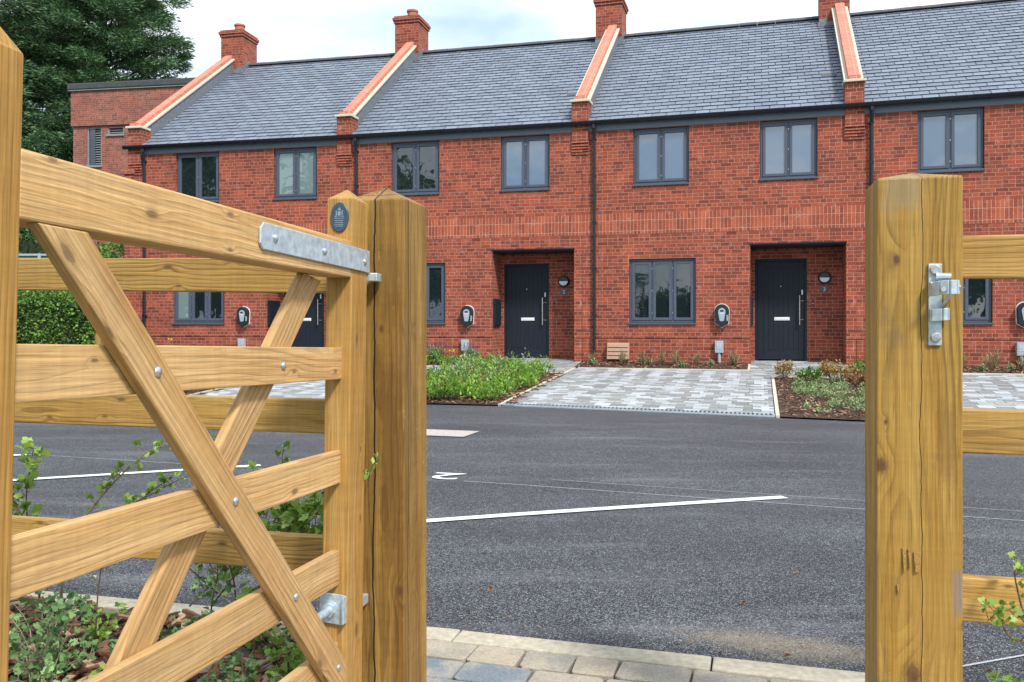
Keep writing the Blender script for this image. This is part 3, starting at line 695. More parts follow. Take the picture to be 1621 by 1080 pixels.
# hinge hooks fixed to the post
def pf(c, s, z, out=0): return Vector((c.x, c.y, 0)) + fx * s + fy * (-PW / 2 - out) + Vector((0, 0, z))
hz_ = E - .185 * 2.3 / 2.3
for zz, big in ((E + .117, 0), (E - .745, 1)):
    b = MB(); o = pf(cL, -.040, zz, 0)
    b.obox(o + Vector((0, 0, -.013)), -fy * .052, fx * .026, UP * .026)
    if big: b.obox(o - fy * .040 + fx * -.018 + Vector((0, 0, -.052)), -fy * .012, fx * .020, UP * .085)
    adopt(b.build('hinge_hook', M['galv'], None, uv=False, bevel=.003), hingepost)
b = MB(); o = pf(cL, -.05, E + .10, .001); b.obox(o, fx * .02, -fy * .004, UP * -.02); adopt(b.build('rust_washer', M['rust'], None, uv=False), hingepost)
# oval plaque on the stile face towards the camera
pc = gp(.0005, -.272, -.034)
b = MB(); b.disc_stack(pc, g_, [(.0385, 0), (.0385, .003), (.036, .0042)], 40, sx=.0245 / .0385, u=gn)
plq = adopt(b.build('plaque', M['plaque'], None, uv=False, smooth=False), gate)
b = MB(); up_ = gv; rt = gn; o = pc + g_ * .0044
def qd(x0, y0, x1, y1): b.obox(o + rt * x0 + up_ * y0, rt * (x1 - x0), up_ * (y1 - y0), g_ * .0004)
rng = random.Random(5)
for r_, (yy, hw) in enumerate(((-.004, .013), (-.0095, .012), (-.0145, .0105), (-.0195, .012), (-.024, .010))):
    x = -hw
    while x < hw:
        w = rng.uniform(.0012, .0028); qd(x, yy, min(x + w, hw), yy + .0024); x += w + .0008
# crest: crown, shield and two supporters
qd(-.004, .006, .004, .015); qd(-.0028, .0035, .0028, .006)
qd(-.0045, .0175, .0045, .0195)
for k in (-.004, -.0013, .0013): qd(k, .0195, k + .0022, .0225)
qd(-.0008, .0225, .0008, .026)
for s_ in (-1, 1):
    for (x0, y0, x1, y1) in ((.006, .004, .0085, .014), (.0072, .012, .0100, .0175), (.0082, .0015, .0115, .004), (.0085, .007, .0115, .0085)):
        qd(min(s_ * x0, s_ * x1), y0, max(s_ * x0, s_ * x1), y1)
qd(-.012, .0005, .012, .0016)
adopt(b.build('emblem_and_lettering', M['plaqueink'], None, uv=False), plq)

# latch plate on the right post
def lp(x, y, out=0):     # photo pixel on the post's front face
    r = Vector(((x - 810.5) / FPX, 1, (513 - y) / FPX)); p0 = Vector((cR.x, cR.y, 0)) - fy * (PW / 2 + out)
    t = p0.dot(fy) / r.dot(fy); return r * t + Vector((0, 0, E))
b = MB(); A = lp(1469, 418); B_ = lp(1490, 418); C_ = lp(1490, 547); D_ = lp(1469, 547)
b.prism([D_, C_, B_, A], -fy * .006); lt = adopt(b.build('latch_plate', M['galv'], None, uv=False, bevel=.001), latchpost)
for (x, y) in ((1480, 427), (1481, 534)):
    b = MB(); b.disc_stack(lp(x, y, .006), -fy, [(.0115, 0), (.0115, .004), (.0095, .0065)], 16); bo = adopt(b.build('bolt', M['bolt'], None, uv=False, bevel=.0008), lt)
b = MB()   # upper catch: rod, curved strap, gusset
b.tube([lp(1482, 439, .014), lp(1506, 439, .020)], .0095, 12)
adopt(b.build('latch_rod', M['galv'], None, uv=False, smooth=False), lt)
b = MB(); o = lp(1474, 448, .006)
path = [lp(1473, 469, .007), lp(1478, 469, .022), lp(1490, 467, .036), lp(1503, 466, .046), lp(1512, 466, .040), lp(1515, 466, .026)]
h = .031
for i in range(len(path) - 1):
    p, q_ = path[i], path[i + 1]; t_ = (q_ - p).normalized(); nn = t_.cross(UP).normalized() * .006
    b.prism([p, q_, q_ + nn, p + nn], UP * h)
adopt(b.build('latch_strap', M['galv'], None, uv=False, bevel=.001), lt)
b = MB(); b.prism([lp(1484, 490, .006), lp(1489, 490, .006), lp(1509, 465, .036), lp(1503, 465, .036)], -fy * .006)
adopt(b.build('latch_brace', M['galv'], None, uv=False), lt)
b = MB(); path = [lp(1474, 506, .006), lp(1476, 506, .020), lp(1492, 505, .028), lp(1498, 504, .022), lp(1500, 504, .008)]
for i in range(len(path) - 1):
    p, q_ = path[i], path[i + 1]; t_ = (q_ - p).normalized(); nn = t_.cross(UP).normalized() * .005
    b.prism([p - UP * .004, q_ - UP * .004, q_ + nn - UP * .004, p + nn - UP * .004], UP * .027)
adopt(b.build('latch_bracket', M['galv'], None, uv=False, bevel=.001), lt)
b = MB(); b.disc_stack(lp(1492, 458, .048), (-fy + fx * .3), [(.006, 0), (.006, .004)], 6); adopt(b.build('nut', M['bolt'], None, uv=False), lt)
b = MB(); b.disc_stack(lp(1515, 456, .026), fx, [(.008, 0), (.008, .006)], 6)
adopt(b.build('nut', M['bolt'], None, uv=False), lt)
# splintered wood and scars of the latch post
b = MB()
for (x0, y0, x1, y1, o1) in ((1428, 867, 1434, 905, .0035), (1437, 869, 1443, 898, .003), (1446, 874, 1457, 904, .0035), (1419, 925, 1424, 938, .003)):
    a, c, d_, e = lp(x0, y0, .0008), lp(x1, y0 + 1, .0008), lp(x1 - 1, y1, o1), lp(x0 + 3, y1 + 3, o1)
    b.prism([e, d_, c, a], -fy * .0025)
adopt(b.build('splinter', M['splinter'], None, uv=False), latchpost)

# ------------------------------------------------------------------ terraced houses
ZC = lambda z: E + z           # heights measured from eye level
RY, RZ0, RZ1 = 4.7, 4.40, 7.72 # ridge distance, eaves and ridge heights (rel. eye)
SL = math.atan2(RZ1 - RZ0, RY)
def wall_holes(b, x0, x1, z0, z1, holes, y=0.0, depth=.09):
    X = sorted({x0, x1, *[h[0] for h in holes], *[h[1] for h in holes]}); Z = sorted({z0, z1, *[h[2] for h in holes], *[h[3] for h in holes]})
    X = [v for v in X if x0 <= v <= x1]; Z = [v for v in Z if z0 <= v <= z1]
    for i in range(len(X) - 1):
        for j in range(len(Z) - 1):
            cx_, cz_ = (X[i] + X[i + 1]) / 2, (Z[j] + Z[j + 1]) / 2
            if any(h[0] < cx_ < h[1] and h[2] < cz_ < h[3] for h in holes): continue
            b.quad((X[i], y, Z[j]), (X[i + 1], y, Z[j]), (X[i + 1], y, Z[j + 1]), (X[i], y, Z[j + 1]))
    for h in holes:
        a, c, e, f = h[:4]; dp = h[4] if len(h) > 4 else depth
        b.quad((a, y, e), (a, y, f), (a, y + dp, f), (a, y + dp, e)); b.quad((c, y, f), (c, y, e), (c, y + dp, e), (c, y + dp, f))
        b.quad((a, y, f), (c, y, f), (c, y + dp, f), (a, y + dp, f))
        if len(h) < 6: b.quad((c, y, e), (a, y, e), (a, y + dp, e), (c, y + dp, e))
def window(root, x0, x1, z0, z1, n, gm):
    """casement window: outer frame, n sashes, panes, sill"""
    y = .06; b = MB(); fw = .045
    def ring(b, a, c, e, f, w, ya, yb):
        b.box((a, ya, e), (a + w, yb, f)); b.box((c - w, ya, e), (c, yb, f)); b.box((a + w, ya, f - w), (c - w, yb, f)); b.box((a + w, ya, e), (c - w, yb, e + w))
    X0, X1, Z0, Z1 = x0 + .008, x1 - .008, z0 + .03, z1 - .008
    ring(b, X0, X1, Z0, Z1, fw, y, y + .07)
    bw = (X1 - X0 - 2 * fw) / n
    for k in range(1, n): b.box((X0 + fw + bw * k - .016, y + .004, Z0 + fw), (X0 + fw + bw * k + .016, y + .07, Z1 - fw))
    o = b.build('window', M['frame'], root, bevel=.004)
    for k in range(n):
        a = X0 + fw + bw * k + (.018 if k else .002); c = X0 + fw + bw * (k + 1) - (.018 if k < n - 1 else .002)
        b = MB(); ring(b, a, c, Z0 + fw + .003, Z1 - fw - .003, .058, y - .012, y + .05); b.build('sash', M['frame'], o, bevel=.005)
        b = MB(); b.box((a + .055, y + .018, Z0 + fw + .055), (c - .055, y + .03, Z1 - fw - .055)); b.build('pane', gm[k % len(gm)], o, uv=False)
    b = MB(); b.box((x0 - .01, -.035, z0 - .012), (x1 + .01, y + .02, z0 + .026)); b.build('sill', M['frame'], o, bevel=.004)
    for k in range(1, n):
        xm = X0 + fw + bw * k
        for zz in (.15, .5, .85): b = MB(); b.box((xm - .007, y - .015, Z0 + (Z1 - Z0) * zz - .014), (xm + .007, y - .011, Z0 + (Z1 - Z0) * zz + .014)); b.build('hinge', M['steel'], o)
    return o
def slates(root, L_, seed):
    b = MB(); edges = []; rng = random.Random(seed); gauge, w = .2, .30; n = int(math.hypot(RY, RZ1 - RZ0) / gauge)
    ca, sa = cos(SL), sin(SL); gap = .012
    for r_ in range(n + 1):
        off = (w / 2 if r_ % 2 else 0); k = -1
        while k * w + off < L_:
            a = max(0.0, k * w + off + gap / 2 + rng.uniform(-.001, .001)); c = min(L_, (k + 1) * w + off - gap / 2); k += 1
            if c - a < .03: continue
            s0 = r_ * gauge - .03 + rng.uniform(-.002, .002); s1 = s0 + gauge + .05; l0 = .026 + rng.uniform(-.003, .004); l1 = .004
            s1 = min(s1, n * gauge + .1)
            def P(x, s, l): return (x, s * ca - l * sa, ZC(RZ0) + s * sa + l * ca)
            tl = rng.uniform(-.0015, .0015)
            b.quad(P(a, s0, l0 + tl), P(c, s0, l0 - tl), P(c, s1, l1), P(a, s1, l1)); q = len(b.v) - 4
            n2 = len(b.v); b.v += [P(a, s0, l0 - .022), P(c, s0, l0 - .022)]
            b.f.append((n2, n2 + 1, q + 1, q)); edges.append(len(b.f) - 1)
    o = b.build('roof_slates', M['slate'], root); o.data.materials.append(M['slateedgeshadow'])
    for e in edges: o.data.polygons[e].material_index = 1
    return o
def parapet(root, x, end=None):
    """raised party wall: pillar, kneeler cap, sloping coping, corbels"""
    ca, sa = cos(SL), sin(SL)
    b = MB(); hw = .18
    b.box((x - hw, -.055, ZC(3.98)), (x + hw, .35, ZC(4.82)))
    cb = b
    cb.build('kneeler', M['brick'], root)
    b = MB()
    for k in range(5):
        zt = 3.98 - .062 * k; pr = .052 - .009 * k; t = .014
        b.prism([(x - hw - .008, -pr - t, ZC(zt - .050)), (x - hw - .008, .02, ZC(zt - .058)), (x - hw - .008, .02, ZC(zt - .002)), (x - hw - .008, -pr + .002, ZC(zt - .002))][::-1], (2 * hw + .016, 0, 0))
    b.build('corbel', M['brick'], root)
    b = MB(); b.box((x - hw - .035, -.11, ZC(4.82)), (x + hw + .035, .30, ZC(4.872))); b.build('kneeler_cap', M['cream'], root, bevel=.005)
    # side walls of the parapet up the slope (lead flashed)
    def P(xx, y, l): return (xx, y, ZC(RZ0 + y / RY * (RZ1 - RZ0) + l))
    b = MB(); poly = [P(x - .15, .0, -.15), P(x - .15, RY - .2, -.15), P(x - .15, RY - .2, .36), P(x - .15, .0, .36)]
    b.prism(poly[::-1], (.30, 0, 0)); b.build('parapet', M['lead'], root)
    b = MB(); poly = [P(x - .185, .15, .36), P(x - .185, RY - .42, .36), P(x - .185, RY - .42, .415), P(x - .185, .15, .415)]
    b.prism(poly[::-1], (.37, 0, 0)); b.build('coping_course', M['cream'], root, bevel=.004)
    b = MB(); poly = [P(x - .11, -.02, .415), P(x - .11, RY - .42, .415), P(x - .11, RY - .42, .525), P(x - .11, -.02, .525)]
    b.prism(poly[::-1], (.22, 0, 0)); b.box((x - .11, -.09, ZC(4.874)), (x + .11, .0, ZC(4.95))); b.build('coping', M['copingbrick'], root, bevel=.004)
def chimney(root, x):
    b = MB(); y0, y1 = RY - .42, RY + .42; xa, xb = x - .35, x + .35
    b.box((xa, y0, ZC(6.9)), (xb, y1, ZC(8.50))); 
    o = b.build('chimney', M['brick'], root)
    b = MB(); b.box((xa - .03, y0 - .03, ZC(8.50)), (xb + .03, y1 + .03, ZC(8.575))); b.box((xa - .055, y0 - .055, ZC(8.575)), (xb + .055, y1 + .055, ZC(8.65)))
    b.box((xa - .02, y0 - .02, ZC(8.65)), (xb + .02, y1 + .02, ZC(8.70))); b.build('chimney_cap', M['brick'], o)
    b = MB(); b.disc_stack((x + .02, RY, ZC(8.69)), UP, [(.15, 0), (.14, .22), (.165, .24), (.165, .29), (.12, .30), (.11, .2)], 18); b.build('chimney_pot', M['terracotta'], o, smooth=False)
    b = MB(); lz = RZ1 - .42 / RY * (RZ1 - RZ0)
    for xx in (xa - .012, xb): b.prism([(xx, y0 - .02, ZC(lz - .1)), (xx, RY, ZC(RZ1 - .02)), (xx, RY, ZC(RZ1 + .16)), (xx, y0 - .02, ZC(lz + .16))][::-1], (.012, 0, 0))
    b.box((xa - .012, y0 - .022, ZC(lz - .10)), (xa + .19, y0 - .006, ZC(lz + .16))); b.box((xb - .19, y0 - .022, ZC(lz - .10)), (xb + .012, y0 - .006, ZC(lz + .16)))
    b.box((xa - .05, y0 - .16, ZC(lz - .07)), (xb + .10, y0 - .0, ZC(lz + .03)))
    b.build('flashing', M['lead'], o)
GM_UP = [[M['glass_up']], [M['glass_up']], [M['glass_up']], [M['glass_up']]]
house_label = ['red brick end house of the row, far left, half behind the wooden gate',
               'red brick terraced house with front door number 2, second from the left end',
               'red brick terraced house with front door number 3, tan flap box at its foot',
               'rightmost red brick terraced house, seen above and beside the latch post']
lamps = []
for i in range(4):
    o_, d_, n_, L_ = HF[i]
    root = empty('terraced_house', (o_.x, o_.y, 0), math.atan2(d_.y, d_.x)); tag(root, house_label[i], 'house', 'row of red brick terraced houses')
    base = .22; PL = ZC(-.30)
    W1, W2, WG, REC = (1.11, 2.28, ZC(2.95), ZC(4.17)), (3.71, 4.83, ZC(2.95), ZC(4.17)), (1.02, 2.42, ZC(0.0), ZC(1.39)), (3.52, 5.37, .10, ZC(1.635), .74)
    b = MB(); xl = -.14 if i == 0 else 0.0; xr = L_ + (.14 if i == 3 else 0)
    wall_holes(b, xl, xr, PL, ZC(4.42), [W1, W2, WG, (REC[0], REC[1], PL, REC[3], .74, 0)])
    # plinth, set back a little under a projecting course
    wall_holes(b, xl, REC[0], -.2, PL, [], y=.014); wall_holes(b, REC[1], xr, -.2, PL, [], y=.014)
    b.quad((REC[0], .014, -.2), (REC[0], .014, PL), (REC[0], .74, PL), (REC[0], .74, -.2)); b.quad((REC[1], .014, PL), (REC[1], .014, -.2), (REC[1], .74, -.2), (REC[1], .74, PL))
    for (a, c) in ((xl, REC[0]), (REC[1], xr)): b.quad((a, .014, PL), (c, .014, PL), (c, 0, PL), (a, 0, PL))
    # recess back wall with the door hole
    DX0, DX1, DZ0, DZ1 = 3.61, 4.665, ZC(-.785), ZC(1.385)
    wall_holes(b, REC[0], REC[1], -.2, REC[3], [(DX0, DX1, DZ0, DZ1, .05)], y=.74)
    DP = 9.4
    # gable ends and back wall
    top = ZC(RZ1 + .3)
    for xx, on in ((xl, True), (xr, True)):
        y0 = 0.0
        pts = [(xx, y0, -.2), (xx, DP, -.2), (xx, DP, ZC(4.42)), (xx, RY, ZC(RZ1)), (xx, y0, ZC(4.42))]
        if i in (0, 3) or xx == xl: b.quad(*(pts[::-1] if xx == xl else pts))
    b.quad((xr, DP, -.2), (xl, DP, -.2), (xl, DP, ZC(4.42)), (xr, DP, ZC(4.42)))
    b.build('wall', M['brick'], root)
    # soldier courses
    b = MB()
    for z0 in (1.925, 2.15):
        b.box((xl, -.006, ZC(z0)), (xr, .003, ZC(z0 + .222)))
    b.build('soldier_course', M['soldier'], root)
    b = MB(); b.box((REC[0] - .02, -.012, REC[3] - .005), (REC[1] + .02, .02, REC[3] + .022)); b.box((REC[0], .02, REC[3] - .03), (REC[1], .735, REC[3] - .004)); b.build('lintel', M['doorframe'], root)
    # windows
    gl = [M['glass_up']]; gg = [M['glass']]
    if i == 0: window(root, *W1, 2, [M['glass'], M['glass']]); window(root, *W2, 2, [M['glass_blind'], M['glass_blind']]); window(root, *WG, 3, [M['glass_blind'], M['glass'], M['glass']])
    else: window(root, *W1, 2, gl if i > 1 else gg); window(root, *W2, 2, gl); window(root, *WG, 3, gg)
    # door
    b = MB(); yb = .79
    b.box((DX0, .735, DZ0), (DX0 + .05, yb + .02, DZ1)); b.box((DX1 - .05, .735, DZ0), (DX1, yb + .02, DZ1)); b.box((DX0 + .05, .735, DZ1 - .055), (DX1 - .05, yb + .02, DZ1))
    fr = b.build('door_frame', M['doorframe'], root, bevel=.004)
    b = MB(); a, c, z0, z1 = DX0 + .054, DX1 - .054, DZ0 + .03, DZ1 - .06; yf = .765
    b.box((a, yf + .004, z0), (c, yf + .04, z1))                       # grooves' backing
    b.box((a, yf - .004, z0), (a + .115, yf + .004, z1)); b.box((c - .115, yf - .004, z0), (c, yf + .004, z1))
    b.box((a + .118, yf - .004, z1 - .13), (c - .118, yf + .004, z1)); b.box((a + .118, yf - .004, z0), (c - .118, yf + .004, z0 + .20))
    nb = 7; bw = (c - a - .236) / nb
    for k in range(nb): b.box((a + .118 + bw * k + .005, yf - .001, z0 + .206), (a + .118 + bw * (k + 1) - .005, yf + .004, z1 - .136))
    dr = b.build('door', M['door'], root, bevel=.002)
    b = MB(); b.box((a + (c - a) * .36, yf - .014, ZC(.075)), (a + (c - a) * .69, yf - .005, ZC(.145))); b.box((a + (c - a) * .385, yf - .019, ZC(.09)), (a + (c - a) * .665, yf - .013, ZC(.130))); b.build('letter_plate', M['white'], dr, bevel=.003)
    xh = c - .095; b = MB(); b.tube([(xh, yf - .065, ZC(-.02)), (xh, yf - .065, ZC(.60))], .014, 12)
    for zz in (.09, .49): b.tube([(xh, yf - .065, ZC(zz)), (xh, yf - .002, ZC(zz))], .010, 8); b.tube([(xh, yf - .03, ZC(zz)), (xh + .085, yf - .012, ZC(zz))], .006, 6)
    b.build('handle', M['steel'], dr, smooth=False)
    b = MB(); b.disc_stack(((a + c) / 2, yf - .002, ZC(.80)), (0, -1, 0), [(.013, 0), (.010, .004)], 12); b.build('spyhole', M['steel'], dr)
    b = MB(); b.box((c - .055, yf - .012, ZC(.62)), (c - .028, yf - .004, ZC(.72))); b.build('lock', M['white'], dr)
    b = MB(); b.box((DX0 - .01, .70, DZ0 - .025), (DX1 + .01, .80, DZ0)); b.build('threshold', M['galv'], root)
    # roof
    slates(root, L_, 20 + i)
    b = MB(); b.quad((0, -.05, ZC(RZ0 - .045)), (L_, -.05, ZC(RZ0 - .045)), (L_, RY, ZC(RZ1 - .01)), (0, RY, ZC(RZ1 - .01))); b.quad((0, RY, ZC(RZ1 - .01)), (L_, RY, ZC(RZ1 - .01)), (L_, DP + .1, ZC(4.38)), (0, DP + .1, ZC(4.38))); b.build('roof_deck', M['ridge'], root)
    b = MB(); x = .05; k = 0
    while x < L_ - .05:
        x2 = min(x + .45, L_ - .05); r0 = .085 + (.004 if k % 2 else 0)
        pts = [(x, RY + r0 * 1.25 * cos(a_), ZC(RZ1 + .0 + r0 * 1.0 * sin(a_))) for a_ in [pi * q / 8 for q in range(9)]]
        b.prism(pts, (x2 - x - .006, 0, 0)); x = x2; k += 1
    b.build('ridge_tiles', M['ridge'], root)
    if i in (1, 2):
        b = MB(); ca, sa = cos(SL), sin(SL); ux, ss = L_ - .42, 1.55
        b.prism([(ux - .15, ss * ca - .02 * sa, ZC(RZ0) + ss * sa + .02 * ca), (ux + .15, ss * ca - .02 * sa, ZC(RZ0) + ss * sa + .02 * ca), (ux + .15, (ss + .2) * ca - .02 * sa, ZC(RZ0) + (ss + .2) * sa + .02 * ca), (ux - .15, (ss + .2) * ca - .02 * sa, ZC(RZ0) + (ss + .2) * sa + .02 * ca)], (0, -.006, .009)); b.build('slate_vent', M['ridge'], root)
    # fascia, gutter, downpipe
    b = MB(); b.box((0, -.022, ZC(4.175)), (L_, .0, ZC(4.38))); b.box((0, -.05, ZC(4.355)), (L_, -.022, ZC(4.38))); b.build('fascia', M['fascia'], root)
    b = MB(); r_ = .062; cy, cz = -.115, ZC(4.375); x0 = -.02 if i else -.26; x1 = L_ + (.26 if i == 3 else .02)
    prof = [(cy + r_ * cos(a_), cz + r_ * 1.25 * sin(a_)) for a_ in [pi + pi * q / 12 for q in range(13)]] + [(cy + (r_ - .006) * cos(a_), cz + (r_ - .006) * 1.2 * sin(a_)) for a_ in [2 * pi - pi * q / 12 for q in range(13)]]
    b.prism([(x0, y, z) for y, z in prof], (x1 - x0, 0, 0))
    gu = b.build('gutter', M['gutter'], root)
    x = .5
    while x < L_:
        b = MB()
        pr = [(cy + (r_ + .006) * cos(a_), cz + (r_ * 1.25 + .007) * sin(a_)) for a_ in [pi + pi * q / 12 for q in range(13)]] + [(cy + (r_ + .0005) * cos(a_), cz + (r_ * 1.25 + .0008) * sin(a_)) for a_ in [2 * pi - pi * q / 12 for q in range(13)]]
        b.prism([(x, y, z) for y, z in pr], (.035, 0, 0)); x += .92
        b.build('gutter_bracket', M['gutter'], gu)
    xd = .27; b = MB(); b.tube([(xd, cy, ZC(4.30)), (xd, cy, ZC(4.22)), (xd, cy + .02, ZC(4.14)), (xd, -.055, ZC(3.98)), (xd, -.05, ZC(3.90)), (xd, -.05, .33)], .034, 12); 
    for zz in (4.0, 3.2, 2.2, 1.2, .2, -.6): b.box((xd - .045, -.085, ZC(zz) - .02), (xd + .045, 0.0, ZC(zz) + .02))
    b.build('downpipe', M['gutter'], root, smooth=False)
    b = MB(); b.tube([(xd, cy, ZC(4.29)), (xd, cy, ZC(4.21))], .044, 12)
    b.build('gutter_outlet', M['gutter'], root)
    parapet(root, -.04 if i else .0); chimney(root, -.15 if i else .09)
    if i == 3: parapet(root, L_ + .04); chimney(root, L_ + .15)
    if i == 0:   # brick pier at the end of the row
        b = MB(); b.box((-.30, -.03, -.2), (-.02, .30, ZC(3.70))); b.box((-.33, -.06, ZC(3.70)), (-.01, .30, ZC(3.80))); b.build('pier', M['brick'], root)
    if i == 2: pass

# wall-mounted things (built once in local coordinates, copied along the row)
def place(i, name): return empty(name, tuple(hp(i, 0, 0)), math.atan2(HF[i][1].y, HF[i][1].x))
def ev_proto(i):
    r = place(i, 'ev_charger'); x, z = 2.955, ZC(.17)
    def outl(s, zo=0):
        top = [(x + s * .145 * cos(a), z + zo + s * (.095 + .145 * sin(a))) for a in [pi * q / 14 for q in range(15)]]
        return top + [(x - s * .132, z + zo - s * .16), (x, z + zo - s * .24), (x + s * .132, z + zo - s * .16)]
    b = MB(); b.prism([(a, 0, c) for a, c in outl(1.06)], (0, -.018, 0)); b.build('back_rim', M['white'], r)
    b = MB(); b.prism([(a, -.018, c) for a, c in outl(1.0)], (0, -.102, 0)); b.build('housing', M['blackplastic'], r, bevel=.012)
    b = MB(); pl = [(x + .075 * cos(a), z + .075 + .085 * sin(a)) for a in [pi * q / 12 for q in range(13)]] + [(x - .045, z - .10), (x - .02, z - .115), (x + .02, z - .115), (x + .045, z - .10)]
    b.prism([(a, -.12, c) for a, c in pl], (0, -.012, 0)); fp = b.build('front_panel', M['greyplastic'], r, bevel=.003)
    b = MB(); b.box((x - .035, -.136, z + .085), (x + .035, -.1325, z + .118)); b.build('screen', M['blackplastic'], fp)
    b = MB(); b.box((x - .045, -.135, z + .045), (x + .045, -.1325, z + .060)); b.box((x - .04, -.135, z - .005), (x + .04, -.1325, z - .001)); b.build('trim_line', M['white'], fp)
    tm = text_mesh('lettering', 'zappi', .06, M['white'], .001, r, Matrix.Translation((x + .105, -.1215, z - .045)) @ Matrix.Rotation(R(90), 4, 'X') @ Matrix.Rotation(R(90), 4, 'Z'))
    return r
def util_proto(i):
    r = place(i, 'meter_box'); x, z = 2.90, ZC(-.47)
    b = MB(); b.box((x - .085, -.08, z - .13), (x + .085, .012, z + .12)); b.build('box', M['utility'], r, bevel=.006)
    b = MB(); b.tube([(x, -.035, z - .12), (x, -.035, .25)], .032, 12); b.build('conduit', M['utility'], r)
    b = MB(); b.box((x - .05, -.086, z - .05), (x + .05, -.079, z + .07)); b.box((x - .015, -.092, z - .005), (x + .015, -.085, z + .03)); b.build('cover', M['galv'], r)
    return r
def lamp_proto(i):
    r = place(i, 'wall_lamp'); c = Vector((5.01, .739, ZC(.97)))
    b = MB(); b.disc_stack(c, (0, -1, 0), [(.128, 0), (.128, .05), (.112, .065), (.10, .06)], 28); b.build('rim', M['blackplastic'], r)
    b = MB(); pts = [c + Vector((.098 * cos(a), -.064, .098 * sin(a))) for a in [pi + pi * q / 14 for q in range(15)]]; b.prism(pts, (0, -.012, 0)); b.build('diffuser', M['diffuser'], r, bevel=.004)
    b = MB(); pts = [c + Vector((.108 * cos(a), -.064, .004 + .104 * sin(a))) for a in [pi * q / 14 for q in range(15)]]; b.prism(pts, (0, -.022, 0)); b.build('hood', M['darkplastic'], r, bevel=.006)
    return r
def number(i, n, lab):
    r = place(i, 'house_number'); b = MB(); b.box((4.92, .725, ZC(.665)), (5.10, .739, ZC(.785))); b.build('plate', M['sign'], r, bevel=.003)
    text_mesh('numeral', n, .115, M['white'], .001, r, Matrix.Translation((5.01, .7235, ZC(.725))) @ Matrix.Rotation(R(90), 4, 'X')); tag(r, lab, 'house number', 'door number plates')
def bell(i, lab):
    r = place(i, 'doorbell'); b = MB(); b.box((4.765, .722, ZC(.40)), (4.80, .739, ZC(.50))); b.build('housing', M['darkplastic'], r, bevel=.004)
    b = MB(); b.disc_stack((4.7825, .7225, ZC(.43)), (0, -1, 0), [(.010, 0), (.009, .004)], 10); b.build('button', M['white'], r); tag(r, lab, 'doorbell', 'door bells')
def meterdoor(i, lab):
    r = place(i, 'wall_cabinet'); b = MB(); x = 3.52
    b.box((x - .004, .06, ZC(-.06)), (x + .035, .62, ZC(.57))); b.build('frame', M['blackplastic'], r, bevel=.004)
    b = MB(); b.box((x + .0352, .09, ZC(-.03)), (x + .055, .59, ZC(.54))); b.build('door', M['doorframe'], r, bevel=.004)
    tag(r, lab, 'cabinet', 'black cabinets beside the front doors')
hn = ['1', '2', '3', '4']
where = ['half hidden behind the gate brace', 'left of door 2', 'left of door 3', 'at the right edge of the picture']
ev = None
for i in range(4):
    r = ev_proto(i) ; tag(r, 'black wall charger with grey face, ' + ['between leftmost ground window and its door', 'left of door 2', 'left of door 3', 'at the right edge'][i], 'car charger', 'wall chargers along the terrace')
    r = util_proto(i); tag(r, 'grey box on a pipe at the wall foot, ' + ['below the leftmost charger', 'beside purple flowers left of door 2', 'left of door 3', 'at the right edge'][i], 'utility box', 'grey utility boxes at the wall foot')
    r = lamp_proto(i); tag(r, 'round black bulkhead lamp with pale lower half beside ' + ['the leftmost front door', 'the front door numbered 2', 'the front door numbered 3', 'the rightmost front door'][i], 'wall lamp', 'round lamps beside the doors')
    if i in (1, 2): number(i, hn[i], 'small dark plate reading %s under the round lamp' % hn[i])
    bell(i, 'small dark doorbell on brick right of ' + ['the leftmost door', 'door 2', 'door 3', 'the rightmost door'][i])
    meterdoor(i, 'black upright cabinet on the left reveal of ' + ['the leftmost porch', "door 2's porch", "door 3's porch", 'the rightmost porch'][i])
r = place(2, 'flap_box'); b = MB(); x0, x1 = .56, 1.03
b.prism([(x0, 0.012, ZC(-.755)), (x0, -.16, ZC(-.755)), (x0, -.10, ZC(-.415)), (x0, .012, ZC(-.405))], (x1 - x0, 0, 0)); bx_ = b.build('housing', M['tan'], r, bevel=.012)
b = MB()
for k in range(1, 4):
    t = k / 4; y = -.16 + .06 * t; z = ZC(-.755 + .34 * t); b.box((x0 + .02, y - .010, z - .006), (x1 - .02, y + .01, z + .006))
b.build('rib', M['rust'], bx_); tag(r, 'tan ribbed plastic flap box at the foot of the brick wall', 'utility box')

